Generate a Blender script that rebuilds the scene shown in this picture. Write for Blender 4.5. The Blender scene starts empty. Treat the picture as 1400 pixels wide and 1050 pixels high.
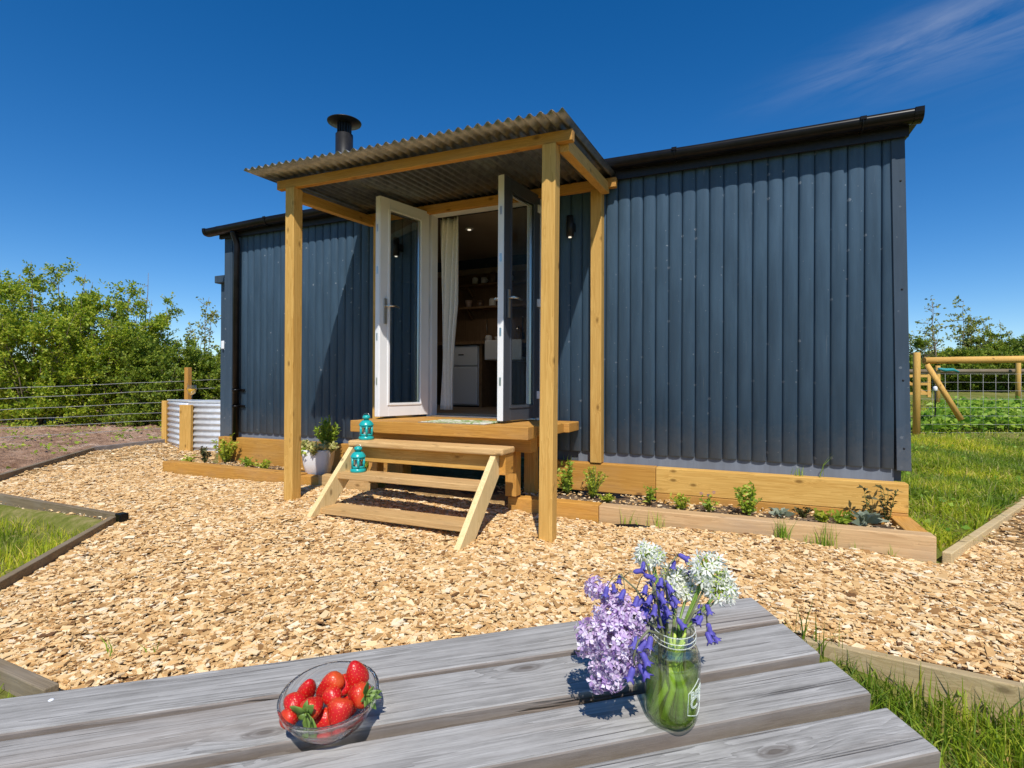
import bpy, bmesh, math, random
import numpy as np
from mathutils import Vector, Matrix
random.seed(7); RNG = np.random.default_rng(11)
S = bpy.context.scene
R_ = math.radians

# ------------------------------------------------------------------ camera
cd = bpy.data.cameras.new('camera'); cam = bpy.data.objects.new('camera', cd); S.collection.objects.link(cam); S.camera = cam
cd.sensor_width = 36; cd.lens = 18.977; cd.clip_start = .02; cd.clip_end = 2000
YAW, PITCH, ROLL = .4157, .002, .0053
fw = Vector((-math.sin(YAW)*math.cos(PITCH), math.cos(YAW)*math.cos(PITCH), math.sin(PITCH)))
r0 = Vector((math.cos(YAW), math.sin(YAW), 0)); u0 = r0.cross(fw)
rt = r0*math.cos(ROLL)+u0*math.sin(ROLL); up = -r0*math.sin(ROLL)+u0*math.cos(ROLL)
CAM = Vector((2.1346, -4.8407, 1.0005))
cam.matrix_world = Matrix(((rt.x, up.x, -fw.x, CAM.x), (rt.y, up.y, -fw.y, CAM.y), (rt.z, up.z, -fw.z, CAM.z), (0, 0, 0, 1)))

# ------------------------------------------------------------------ world, sun, exposure
SUN_AZ, SUN_EL = 26.0, 52.0          # azimuth measured from -Y towards +X
W = bpy.data.worlds.new('World'); S.world = W; W.use_nodes = True
nt = W.node_tree; nt.nodes.clear()
def wn(t, **k):
    n = nt.nodes.new(t)
    for a, b in k.items(): setattr(n, a, b)
    return n
sky = wn('ShaderNodeTexSky'); sky.sky_type = 'NISHITA'; sky.sun_disc = False
sky.sun_elevation = R_(SUN_EL); sky.sun_rotation = R_(180-SUN_AZ); sky.altitude = 0
sky.air_density = .85; sky.dust_density = .12; sky.ozone_density = 3.4
hs = wn('ShaderNodeHueSaturation'); hs.inputs['Hue'].default_value = .504; hs.inputs['Saturation'].default_value = 1.36; hs.inputs['Value'].default_value = 1.27
nt.links.new(sky.outputs[0], hs.inputs['Color'])
tc = wn('ShaderNodeTexCoord')
# thin cirrus: a noise pattern on a high flat layer, drawn out along the wind
def wl(op, a, b=None):
    q = wn('ShaderNodeMath', operation=op)
    for i_, x_ in enumerate((a, b)):
        if x_ is None: continue
        if hasattr(x_, 'links'): nt.links.new(x_, q.inputs[i_])
        else: q.inputs[i_].default_value = x_
    return q.outputs[0]
sx = wn('ShaderNodeSeparateXYZ'); nt.links.new(tc.outputs['Generated'], sx.inputs[0])
zc = wl('MAXIMUM', sx.outputs[2], .06); lx, ly = wl('DIVIDE', sx.outputs[0], zc), wl('DIVIDE', sx.outputs[1], zc)
CLC = (.418, 1.901); CLA = (.891, -.454)                        # centre of the main wisp on that layer, wind direction
dx_, dy_ = wl('SUBTRACT', lx, CLC[0]), wl('SUBTRACT', ly, CLC[1])
ua = wl('ADD', wl('MULTIPLY', dx_, CLA[0]), wl('MULTIPLY', dy_, CLA[1])); va = wl('ADD', wl('MULTIPLY', dx_, -CLA[1]), wl('MULTIPLY', dy_, CLA[0]))
cb = wn('ShaderNodeCombineXYZ'); nt.links.new(wl('MULTIPLY', ua, 1.5), cb.inputs[0]); nt.links.new(wl('MULTIPLY', va, 4.6), cb.inputs[1])
nz = wn('ShaderNodeTexNoise'); nz.inputs['Scale'].default_value = 1.3; nz.inputs['Detail'].default_value = 10; nz.inputs['Roughness'].default_value = .62; nz.inputs['Distortion'].default_value = .5
nt.links.new(cb.outputs[0], nz.inputs['Vector'])
cr = wn('ShaderNodeValToRGB'); cr.color_ramp.elements[0].position = .36; cr.color_ramp.elements[1].position = .80; nt.links.new(nz.outputs['Fac'], cr.inputs[0])
def blob(u0, v0, ru, rv, amp):
    e = wl('ADD', wl('POWER', wl('ABSOLUTE', wl('DIVIDE', wl('SUBTRACT', ua, u0), ru)), 2), wl('POWER', wl('ABSOLUTE', wl('DIVIDE', wl('SUBTRACT', va, v0), rv)), 2))
    return wl('MULTIPLY', wl('POWER', 2.718, wl('MULTIPLY', e, -1)), amp*.85)
m2 = wl('MULTIPLY', cr.outputs[0], wl('ADD', blob(.10, .0, .36, .13, .62), wl('ADD', blob(.35, .22, .45, .16, .38), blob(.9, .75, .6, .5, .22))))
mx = wn('ShaderNodeMix', data_type='RGBA'); nt.links.new(m2, mx.inputs['Factor']); nt.links.new(hs.outputs[0], mx.inputs['A'])
mx.inputs['B'].default_value = (4.6, 5.2, 6.6, 1)
bg = wn('ShaderNodeBackground'); bg.inputs['Strength'].default_value = .105; wo = wn('ShaderNodeOutputWorld')
nt.links.new(mx.outputs['Result'], bg.inputs['Color']); nt.links.new(bg.outputs[0], wo.inputs[0])
sl = bpy.data.lights.new('sun', 'SUN'); sl.energy = 5.0; sl.angle = R_(.53); sl.color = (1, .955, .88)
sun = bpy.data.objects.new('sun', sl); S.collection.objects.link(sun)
SV = Vector((math.sin(R_(SUN_AZ))*math.cos(R_(SUN_EL)), -math.cos(R_(SUN_AZ))*math.cos(R_(SUN_EL)), math.sin(R_(SUN_EL))))
sun.rotation_euler = SV.to_track_quat('Z', 'Y').to_euler(); sun.location = SV*30
S.view_settings.view_transform = 'Standard'; S.view_settings.look = 'None'; S.view_settings.exposure = 0; S.view_settings.gamma = 1
S.render.engine = 'CYCLES'; S.cycles.max_bounces = 10; S.cycles.transparent_max_bounces = 12; S.cycles.transmission_bounces = 10
S.cycles.use_denoising = True

# ------------------------------------------------------------------ helpers: objects
def link(o, parent=None):
    S.collection.objects.link(o)
    if parent: o.parent = parent
    return o
def tag(o, label=None, cat=None, group=None, kind=None):
    if label: o['label'] = label
    if cat: o['category'] = cat
    if group: o['group'] = group
    if kind: o['kind'] = kind
    return o
def empty(name, loc=(0, 0, 0), rz=0, label=None, cat=None, group=None, mat=None):
    o = bpy.data.objects.new(name, None); o.empty_display_size = .1; link(o)
    if mat is not None: o.matrix_world = mat
    else: o.location = loc; o.rotation_euler = (0, 0, rz)
    return tag(o, label, cat, group)
def copy_tree(o, parent=None):
    c = o.copy(); link(c, parent)
    for ch in list(o.children): copy_tree(ch, c)
    return c

class MB:
    def __init__(s): s.v = []; s.f = []; s.m = []; s.sm = []
    def add(s, vs, fs, mi=0, smooth=False):
        k = len(s.v); s.v += [tuple(p) for p in vs]; s.f += [tuple(i+k for i in f) for f in fs]; s.m += [mi]*len(fs); s.sm += [smooth]*len(fs); return s
    def box(s, x0, x1, y0, y1, z0, z1, mi=0, M=None):
        vs = [Vector(p) for p in ((x0,y0,z0),(x1,y0,z0),(x1,y1,z0),(x0,y1,z0),(x0,y0,z1),(x1,y0,z1),(x1,y1,z1),(x0,y1,z1))]
        if M is not None: vs = [M@p for p in vs]
        return s.add(vs, [(0,3,2,1),(4,5,6,7),(0,1,5,4),(1,2,6,5),(2,3,7,6),(3,0,4,7)], mi)
    def bar(s, a, b, w, h, upv=(0,0,1), mi=0):
        """rectangular bar from a to b; w across, h along upv"""
        a = Vector(a); b = Vector(b); d = (b-a).normalized(); sd = d.cross(Vector(upv)).normalized(); uv = sd.cross(d)
        vs = [p+sd*i*w/2+uv*j*h/2 for p in (a, b) for i, j in ((-1,-1),(1,-1),(1,1),(-1,1))]
        return s.add(vs, [(0,1,2,3),(4,7,6,5),(0,4,5,1),(1,5,6,2),(2,6,7,3),(3,7,4,0)], mi)
    def prism(s, pts, ax, a, b, mi=0, smooth=False):
        """closed 2-D outline extruded along axis ax from a to b"""
        def P(p, t): return {'x': (t, p[0], p[1]), 'y': (p[0], t, p[1]), 'z': (p[0], p[1], t)}[ax]
        n = len(pts); vs = [P(p, a) for p in pts]+[P(p, b) for p in pts]
        s.add(vs, [(i, (i+1) % n, n+(i+1) % n, n+i) for i in range(n)], mi, smooth)
        k = len(s.v)-2*n; s.f += [tuple(range(k, k+n))[::-1], tuple(range(k+n, k+2*n))]; s.m += [mi]*2; s.sm += [False]*2
        return s
    def tube(s, pts, rad, n=8, mi=0, cap=True):
        pts = [Vector(p) for p in pts]; m = len(pts)
        rad = [rad]*m if not hasattr(rad, '__len__') else rad
        t0 = (pts[1]-pts[0]).normalized(); ref = Vector((0,0,1)) if abs(t0.z) < .9 else Vector((1,0,0)); a = t0.cross(ref).normalized()
        vs = []
        for i, p in enumerate(pts):
            t = (pts[min(i+1, m-1)]-pts[max(i-1, 0)]).normalized(); a = (a-t*a.dot(t)).normalized(); b = t.cross(a)
            vs += [p+(a*math.cos(2*math.pi*k/n)+b*math.sin(2*math.pi*k/n))*rad[i] for k in range(n)]
        s.add(vs, [(i*n+k, i*n+(k+1) % n, (i+1)*n+(k+1) % n, (i+1)*n+k) for i in range(m-1) for k in range(n)], mi, True)
        if cap:
            k = len(s.v)-m*n; s.f += [tuple(range(k, k+n))[::-1], tuple(range(k+(m-1)*n, k+m*n))]; s.m += [mi]*2; s.sm += [False]*2
        return s
    def lathe(s, prof, n=24, c=(0,0,0), mi=0, smooth=True, M=None, closed=False):
        m = len(prof); vs = []
        for r, z in prof:
            for k in range(n):
                p = Vector((c[0]+r*math.cos(2*math.pi*k/n), c[1]+r*math.sin(2*math.pi*k/n), c[2]+z))
                vs.append(M@p if M is not None else p)
        rows = m if closed else m-1
        s.add(vs, [(i*n+k, i*n+(k+1) % n, ((i+1) % m)*n+(k+1) % n, ((i+1) % m)*n+k) for i in range(rows) for k in range(n)], mi, smooth)
        if not closed:
            k = len(s.v)-m*n; s.f += [tuple(range(k, k+n))[::-1], tuple(range(k+(m-1)*n, k+m*n))]; s.m += [mi]*2; s.sm += [False]*2
        return s
    def build(s, name, mats, parent=None, bevel=0, loc=None, fix=False):
        me = bpy.data.meshes.new(name); me.from_pydata(s.v, [], s.f)
        for m in (mats if isinstance(mats, (list, tuple)) else [mats]): me.materials.append(m)
        me.polygons.foreach_set('material_index', s.m); me.polygons.foreach_set('use_smooth', s.sm); me.update()
        if fix:
            bm = bmesh.new(); bm.from_mesh(me); bmesh.ops.remove_doubles(bm, verts=bm.verts, dist=1e-6); bmesh.ops.recalc_face_normals(bm, faces=bm.faces); bm.to_mesh(me); bm.free()
        o = bpy.data.objects.new(name, me); link(o, parent)
        if loc is not None: o.location = loc
        if bevel:
            b = o.modifiers.new('bevel', 'BEVEL'); b.width = bevel; b.segments = 2; b.limit_method = 'ANGLE'; b.angle_limit = R_(50)
        return o
def npobj(name, V, F, mat, parent=None, smooth=False):
    """V (N,3) array, F (M,K) array of equal-sided faces"""
    V = np.asarray(V, np.float32); F = np.asarray(F, np.int32); M_, K = F.shape
    me = bpy.data.meshes.new(name); me.vertices.add(len(V)); me.vertices.foreach_set('co', V.ravel())
    me.loops.add(M_*K); me.loops.foreach_set('vertex_index', F.ravel()); me.polygons.add(M_)
    me.polygons.foreach_set('loop_start', np.arange(0, M_*K, K, dtype=np.int32))
    me.polygons.foreach_set('use_smooth', np.full(M_, smooth)); me.update(calc_edges=True); me.validate()
    me.materials.append(mat); o = bpy.data.objects.new(name, me); return link(o, parent)

# ------------------------------------------------------------------ helpers: materials
class NM:
    def __init__(s, name):
        s.m = bpy.data.materials.new(name); s.m.use_nodes = True; s.t = s.m.node_tree; s.b = s.t.nodes['Principled BSDF']; s.out = s.t.nodes['Material Output']
    def n(s, t, **k):
        q = s.t.nodes.new(t)
        for a, b in k.items(): setattr(q, a, b)
        return q
    def l(s, a, b): s.t.links.new(a, b)
    def noise(s, vec, scale, detail=4, rough=.5, dist=0):
        q = s.n('ShaderNodeTexNoise'); q.inputs['Scale'].default_value = scale; q.inputs['Detail'].default_value = detail; q.inputs['Roughness'].default_value = rough; q.inputs['Distortion'].default_value = dist
        if vec is not None: s.l(vec, q.inputs['Vector'])
        return q.outputs['Fac']
    def ramp(s, fac, stops):
        q = s.n('ShaderNodeValToRGB'); e = q.color_ramp.elements
        while len(e) < len(stops): e.new(.5)
        for i, (p, c) in enumerate(stops): e[i].position = p; e[i].color = (*c, 1) if len(c) == 3 else c
        s.l(fac, q.inputs[0]); return q.outputs[0]
    def mix(s, fac, a, b, mode='MIX'):
        q = s.n('ShaderNodeMix', data_type='RGBA', blend_type=mode)
        for x, i in ((fac, 'Factor'), (a, 'A'), (b, 'B')):
            if hasattr(x, 'links'): s.l(x, q.inputs[i])
            else: q.inputs[i].default_value = x if i == 'Factor' else ((*x, 1) if len(x) == 3 else x)
        return q.outputs['Result']
    def math(s, op, a, b=0):
        q = s.n('ShaderNodeMath', operation=op)
        for i, x in enumerate((a, b)):
            if hasattr(x, 'links'): s.l(x, q.inputs[i])
            else: q.inputs[i].default_value = x
        return q.outputs[0]
    def bump(s, h, strength=.3, dist=.005):
        q = s.n('ShaderNodeBump'); q.inputs['Strength'].default_value = strength; q.inputs['Distance'].default_value = dist
        s.l(h, q.inputs['Height']); s.l(q.outputs[0], s.b.inputs['Normal'])
    def coords(s, scale=(1, 1, 1), island=False, rnd=True):
        t = s.n('ShaderNodeTexCoord').outputs['Object']
        if rnd:
            src = s.n('ShaderNodeNewGeometry').outputs['Random Per Island'] if island else s.n('ShaderNodeObjectInfo').outputs['Random']
            q = s.n('ShaderNodeMath', operation='MULTIPLY'); s.l(src, q.inputs[0]); q.inputs[1].default_value = 37.
            v = s.n('ShaderNodeVectorMath', operation='ADD'); s.l(t, v.inputs[0]); s.l(q.outputs[0], v.inputs[1]); t = v.outputs[0]
        mpn = s.n('ShaderNodeMapping'); mpn.inputs['Scale'].default_value = scale; s.l(t, mpn.inputs[0]); return mpn.outputs[0]
def plain(name, col, rough=.5, metal=0, noise=0, nscale=20, spec=None, bump=0):
    k = NM(name); k.b.inputs['Roughness'].default_value = rough; k.b.inputs['Metallic'].default_value = metal
    if spec is not None: k.b.inputs['Specular IOR Level'].default_value = spec
    if noise:
        f = k.noise(k.coords(), nscale, 5)
        k.l(k.ramp(f, [(.25, tuple(c*(1-noise) for c in col)), (.75, tuple(min(1, c*(1+noise)) for c in col))]), k.b.inputs['Base Color'])
        if bump: k.bump(f, bump, .004)
    else: k.b.inputs['Base Color'].default_value = (*col, 1)
    return k.m
def timber(name, dark, light, axis='x', island=False, knots=True, rough=.7, grey=0):
    k = NM(name); k.b.inputs['Roughness'].default_value = rough; k.b.inputs['Specular IOR Level'].default_value = .25
    g = {'x': (1, 0, 0), 'y': (0, 1, 0), 'z': (0, 0, 1)}[axis]
    def sc(lng, across): return tuple(lng if a else across for a in g)
    base = k.coords((1, 1, 1), island)
    def mapd(scl):
        q = k.n('ShaderNodeMapping'); q.inputs['Scale'].default_value = scl; k.l(base, q.inputs[0]); return q.outputs[0]
    # knots bend the grain
    vo = k.n('ShaderNodeTexVoronoi'); k.l(mapd(sc(4.5, 9)), vo.inputs['Vector']); vo.inputs['Scale'].default_value = 1.0; vo.inputs['Randomness'].default_value = 1
    d = vo.outputs['Distance']
    warp = k.math('MULTIPLY', k.math('POWER', k.math('SUBTRACT', 1, k.math('MINIMUM', k.math('MULTIPLY', d, 2.2), 1)), 2), .35)
    w2 = k.n('ShaderNodeVectorMath', operation='ADD'); k.l(mapd(sc(.55, 17)), w2.inputs[0]); k.l(warp, w2.inputs[1])
    f1 = k.noise(w2.outputs[0], 1.6, 4, .55, .7)
    f2 = k.noise(mapd(sc(2.5, 120)), 1.2, 3, .6)
    f3 = k.noise(mapd(sc(.8, 2.0)), 1.3, 3)
    bands = k.math('FRACT', k.math('MULTIPLY', f1, 7))
    bands = k.math('MULTIPLY', bands, .35)
    f = k.math('ADD', k.math('MULTIPLY', f2, .35), k.math('ADD', bands, k.math('MULTIPLY', f3, .42)))
    col = k.ramp(f, [(.25, dark), (.85, light)])
    oi = k.n('ShaderNodeObjectInfo').outputs['Random']
    hv = k.n('ShaderNodeHueSaturation'); k.l(col, hv.inputs['Color']); k.l(k.math('ADD', k.math('MULTIPLY', oi, .25), .87), hv.inputs['Value'])
    col = hv.outputs[0]
    if knots:
        kn = k.ramp(d, [(.07, (1, 1, 1)), (.11, (.5, .5, .5)), (.17, (0, 0, 0))])
        col = k.mix(k.math('MULTIPLY', kn, .85), col, tuple(c*.45 for c in dark))
    if grey:
        st = k.ramp(k.noise(mapd(sc(1.2, 3)), 1.8, 5, .6), [(.45, (0, 0, 0)), (.75, (1, 1, 1))])
        col = k.mix(k.math('MULTIPLY', st, grey), col, (.33, .30, .26))
    k.l(col, k.b.inputs['Base Color']); k.bump(f, .22, .003)
    return k.m
PD, PL = (.46, .235, .045), (.70, .43, .125)
PINE = {a: timber('treated_pine_'+a, PD, PL, a) for a in 'xyz'}
OD, OL = (.39, .175, .028), (.64, .33, .07)
OCHRE = {a: timber('ochre_sleeper_'+a, OD, OL, a, grey=.15) for a in 'xyz'}
PALE = timber('pale_sleeper', (.38, .225, .10), (.62, .42, .22), 'x', grey=.35)
TREAD = timber('tread_wood', (.44, .25, .085), (.72, .47, .21), 'x', grey=.12)
RAW = timber('raw_pine', (.56, .40, .17), (.78, .62, .33), 'z')
BOARD = {a: timber('weathered_board_'+a, (.13, .095, .055), (.27, .205, .125), a, grey=.35, knots=False) for a in 'xy'}
BOARDPALE = timber('pale_edging', (.36, .25, .11), (.60, .46, .25), 'x', grey=.3)

def navy_mat(name, col, rough, lowz=.62):
    k = NM(name); c = k.coords((1, 1, 1), rnd=False); k.b.inputs['Roughness'].default_value = rough; k.b.inputs['Specular IOR Level'].default_value = .22
    q = k.n('ShaderNodeMapping'); q.inputs['Scale'].default_value = (3, 3, .7); k.l(c, q.inputs[0])
    f = k.noise(q.outputs[0], 2.2, 6, .6)
    base = k.ramp(f, [(.3, tuple(x*.86 for x in col)), (.72, tuple(x*1.14 for x in col))])
    vo = k.n('ShaderNodeTexVoronoi'); vo.inputs['Scale'].default_value = 9; vo.voronoi_dimensions = '2D'; fl_ = k.n('ShaderNodeSeparateXYZ'); k.l(c, fl_.inputs[0]); f2_ = k.n('ShaderNodeCombineXYZ'); k.l(fl_.outputs[0], f2_.inputs[0]); k.l(fl_.outputs[2], f2_.inputs[1]); k.l(f2_.outputs[0], vo.inputs['Vector'])
    pk = k.n('ShaderNodeSeparateColor'); k.l(vo.outputs['Color'], pk.inputs[0])
    sz = k.math('MULTIPLY', k.math('POWER', pk.outputs[0], 4), .10)
    spot = k.math('LESS_THAN', k.math('ADD', vo.outputs['Distance'], k.math('MULTIPLY', k.noise(c, 110, 3), .16)), k.math('ADD', sz, .088))
    sc2 = k.n('ShaderNodeMapping'); sc2.inputs['Scale'].default_value = (60, 60, 4); k.l(c, sc2.inputs[0])
    scr = k.ramp(k.noise(sc2.outputs[0], 1, 2), [(.70, (0, 0, 0)), (.78, (1, 1, 1))])
    col2 = k.mix(k.math('MULTIPLY', k.math('MULTIPLY', spot, k.ramp(k.noise(c, 1.7, 3), [(.44, (.12, .12, .12)), (.60, (1, 1, 1))])), .42), base, (.42, .45, .48)); col2 = k.mix(k.math('MULTIPLY', scr, .16), col2, (.3, .33, .36))
    sm_ = k.n('ShaderNodeMapping'); sm_.inputs['Scale'].default_value = (14, 14, 1.1); k.l(c, sm_.inputs[0]); strk = k.ramp(k.noise(sm_.outputs[0], 1.2, 5, .6), [(.38, (.84, .85, .86)), (.64, (1.14, 1.13, 1.12))]); col2 = k.mix(.8, col2, strk, 'MULTIPLY')
    sz_ = k.n('ShaderNodeSeparateXYZ'); k.l(c, sz_.inputs[0]); mud = k.ramp(k.math('SUBTRACT', k.math('ADD', sz_.outputs[2], k.math('MULTIPLY', k.noise(c, 18, 5, .7), .5)), lowz), [(.12, (1, 1, 1)), (.42, (0, 0, 0))]); col2 = k.mix(k.math('MULTIPLY', mud, .22), col2, (.25, .22, .19))
    k.l(col2, k.b.inputs['Base Color'])
    k.l(k.math('ADD', k.math('MULTIPLY', f, .25), rough-.12), k.b.inputs['Roughness'])
    k.bump(k.noise(c, 160, 3), .08, .002)
    return k.m
NAVY = navy_mat('navy_paint', (.050, .092, .142), .6)
NAVYTRIM = navy_mat('navy_trim', (.044, .068, .098), .55)
SKIRT = navy_mat('skirting_paint', (.13, .17, .23), .6)
BLACKP = plain('black_plastic', (.008, .007, .007), .3, spec=.18, noise=.5, nscale=9)
WHITE = plain('white_upvc', (.82, .82, .82), .32, noise=.03, nscale=6)
DARKFOIL = plain('anthracite_foil', (.055, .062, .075), .38, noise=.1, nscale=30)
STEEL = plain('brushed_steel', (.62, .60, .56), .28, 1)
BLACKM = plain('black_enamel', (.016, .016, .018), .42, noise=.3, nscale=30, spec=.25)
def galv(name, a, b, rough, metal):
    k = NM(name); f = k.noise(k.coords((1, 1, 1), rnd=False), 14, 5, .65)
    k.l(k.ramp(f, [(.3, a), (.7, b)]), k.b.inputs['Base Color']); k.b.inputs['Roughness'].default_value = rough; k.b.inputs['Metallic'].default_value = metal; return k.m
PORCHTIN = galv('weathered_tin', (.165, .175, .18), (.34, .355, .36), .30, .75)
BOXTIN = galv('bright_galvanised', (.62, .63, .64), (.80, .81, .82), .4, .3)
def glass_mat(name, tint=(1, 1, 1), rough=0, ior=1.46):
    k = NM(name); b = k.b; b.inputs['Base Color'].default_value = (*tint, 1); b.inputs['Roughness'].default_value = rough; b.inputs['Transmission Weight'].default_value = 1; b.inputs['IOR'].default_value = ior
    return k.m
def mixed_glass(name, tint, ior, share, clear=(1, 1, 1)):
    """solid glass that also lets part of the light straight through, as thin vessel walls do"""
    k = NM(name); k.b.inputs['Base Color'].default_value = (*tint, 1); k.b.inputs['Roughness'].default_value = 0; k.b.inputs['Transmission Weight'].default_value = 1; k.b.inputs['IOR'].default_value = ior
    tr = k.n('ShaderNodeBsdfTransparent'); tr.inputs[0].default_value = (*clear, 1); ms = k.n('ShaderNodeMixShader'); ms.inputs[0].default_value = share
    k.l(k.b.outputs[0], ms.inputs[1]); k.l(tr.outputs[0], ms.inputs[2]); k.l(ms.outputs[0], k.out.inputs[0]); return k.m
GLASS = mixed_glass('clear_glass', (.985, .99, .995), 1.46, .14)
def pane_mat(name, tint, f0=.045, edge=None):
    k = NM(name); tr = k.n('ShaderNodeBsdfTransparent'); tr.inputs[0].default_value = (*tint, 1); gl = k.n('ShaderNodeBsdfGlossy'); gl.inputs['Roughness'].default_value = .01
    ge = k.n('ShaderNodeNewGeometry'); dt = k.n('ShaderNodeVectorMath', operation='DOT_PRODUCT'); k.l(ge.outputs['Normal'], dt.inputs[0]); k.l(ge.outputs['Incoming'], dt.inputs[1])
    sch = k.math('ADD', k.math('MULTIPLY', k.math('POWER', k.math('SUBTRACT', 1, k.math('ABSOLUTE', dt.outputs['Value'])), 5), 1-f0), f0); ms = k.n('ShaderNodeMixShader')
    k.l(sch, ms.inputs[0])
    if edge: k.l(k.mix(k.math('POWER', k.math('SUBTRACT', 1, k.math('ABSOLUTE', dt.outputs['Value'])), 3), tint, edge), tr.inputs[0])
    k.l(tr.outputs[0], ms.inputs[1]); k.l(gl.outputs[0], ms.inputs[2]); k.l(ms.outputs[0], k.out.inputs[0]); return k.m
PANE = pane_mat('double_glazing', (.93, .95, .96))
THINGLASS = pane_mat('thin_glass', (.97, .985, .975), .05); JARGLASS = pane_mat('jar_glass', (.965, .99, .95), .11, (.62, .72, .56)); WATER = pane_mat('flower_water', (.86, .95, .55), .03)
_t = WATER.node_tree; _o = _t.nodes['Material Output']; _prev = _o.inputs[0].links[0].from_socket; _tl = _t.nodes.new('ShaderNodeBsdfTranslucent'); _tl.inputs[0].default_value = (.62, .78, .15, 1); _df = _t.nodes.new('ShaderNodeBsdfDiffuse'); _df.inputs[0].default_value = (.52, .66, .13, 1)
_ad = _t.nodes.new('ShaderNodeMixShader'); _ad.inputs[0].default_value = .5; _t.links.new(_tl.outputs[0], _ad.inputs[1]); _t.links.new(_df.outputs[0], _ad.inputs[2])
_mx = _t.nodes.new('ShaderNodeMixShader'); _mx.inputs[0].default_value = .22; _t.links.new(_prev, _mx.inputs[1]); _t.links.new(_ad.outputs[0], _mx.inputs[2]); _t.links.new(_mx.outputs[0], _o.inputs[0])

def emit(name, col, st):
    k = NM(name); k.b.inputs['Emission Color'].default_value = (*col, 1); k.b.inputs['Emission Strength'].default_value = st; k.b.inputs['Base Color'].default_value = (*col, 1); return k.m
LAMPLIT = emit('warm_led', (1, .9, .72), 1.0)
def leaf_mat(name, stops, trans=.35, rough=.5, tv=1.5, th_=.485):
    k = NM(name); ri = k.n('ShaderNodeNewGeometry').outputs['Random Per Island']
    col = k.ramp(ri, stops); k.l(col, k.b.inputs['Base Color']); k.b.inputs['Roughness'].default_value = rough; k.b.inputs['Specular IOR Level'].default_value = .3
    if trans:
        tl = k.n('ShaderNodeBsdfTranslucent'); hv = k.n('ShaderNodeHueSaturation'); hv.inputs['Value'].default_value = tv; hv.inputs['Hue'].default_value = th_; k.l(col, hv.inputs['Color']); k.l(hv.outputs[0], tl.inputs[0])
        ms = k.n('ShaderNodeMixShader'); ms.inputs[0].default_value = trans; k.l(k.b.outputs[0], ms.inputs[1]); k.l(tl.outputs[0], ms.inputs[2]); k.l(ms.outputs[0], k.out.inputs[0])
    return k.m
HEDGELEAF = leaf_mat('hedge_leaf', [(0, (.08, .15, .012)), (.3, (.20, .31, .02)), (.7, (.38, .46, .032)), (1, (.54, .54, .08))], .45)
HEDGELEAF2 = leaf_mat('hedge_leaf_dark', [(0, (.08, .14, .014)), (.5, (.17, .25, .022)), (1, (.36, .41, .05))], .42)
SPARSELEAF = leaf_mat('sapling_leaf', [(0, (.15, .19, .035)), (.5, (.26, .30, .06)), (1, (.42, .42, .11))])
GRASSM = leaf_mat('grass_blade', [(0, (.13, .22, .016)), (.3, (.29, .40, .026)), (.7, (.46, .54, .04)), (.86, (.58, .56, .10)), (1, (.70, .58, .28))], .42)
def patchy(m, a, b, sc, amt):
    """broad patches of another tone over a leaf material"""
    t = m.node_tree; rp = [q for q in t.nodes if q.type == 'VALTORGB'][0]; co = t.nodes.new('ShaderNodeTexCoord'); nz_ = t.nodes.new('ShaderNodeTexNoise'); nz_.inputs['Scale'].default_value = sc; nz_.inputs['Detail'].default_value = 4; t.links.new(co.outputs['Object'], nz_.inputs['Vector'])
    r2 = t.nodes.new('ShaderNodeValToRGB'); e = r2.color_ramp.elements; e[0].position = .40; e[1].position = .62; e[0].color = (*a, 1); e[1].color = (*b, 1); t.links.new(nz_.outputs['Fac'], r2.inputs[0])
    mx_ = t.nodes.new('ShaderNodeMix'); mx_.data_type = 'RGBA'; mx_.blend_type = 'MULTIPLY'; mx_.inputs['Factor'].default_value = amt
    outs = [l.to_socket for l in rp.outputs[0].links]; t.links.new(rp.outputs[0], mx_.inputs['A']); t.links.new(r2.outputs[0], mx_.inputs['B'])
    for o_ in outs: t.links.new(mx_.outputs['Result'], o_)
patchy(GRASSM, (.50, .62, .55), (1.25, 1.12, .9), 1.1, 1.0)
VERGEM = leaf_mat('verge_blade', [(0, (.07, .14, .014)), (.35, (.18, .30, .022)), (.75, (.34, .46, .036)), (.93, (.50, .50, .09)), (1, (.58, .50, .22))], .4)
patchy(VERGEM, (.45, .55, .5), (1.2, 1.1, .9), 2.5, 1.0)
VEGM = leaf_mat('crop_leaf', [(0, (.11, .23, .02)), (.5, (.23, .40, .038)), (1, (.44, .56, .09))], .42)
PLANTM = leaf_mat('bed_leaf', [(0, (.17, .27, .024)), (.6, (.33, .45, .045)), (1, (.50, .56, .08))])
PLANTY = leaf_mat('bright_leaf', [(0, (.24, .32, .024)), (.6, (.42, .48, .04)), (1, (.58, .58, .10))])
PLANTD = leaf_mat('dusky_leaf', [(0, (.05, .05, .025)), (.5, (.10, .09, .035)), (1, (.16, .15, .05))])
SILVERM = leaf_mat('silver_leaf', [(0, (.16, .20, .14)), (.5, (.26, .31, .22)), (1, (.36, .40, .30))])
TWIG = plain('twig_bark', (.19, .145, .09), .85, noise=.35, nscale=30)
STEM = plain('green_stem', (.11, .17, .03), .5, noise=.3, nscale=40)

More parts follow.
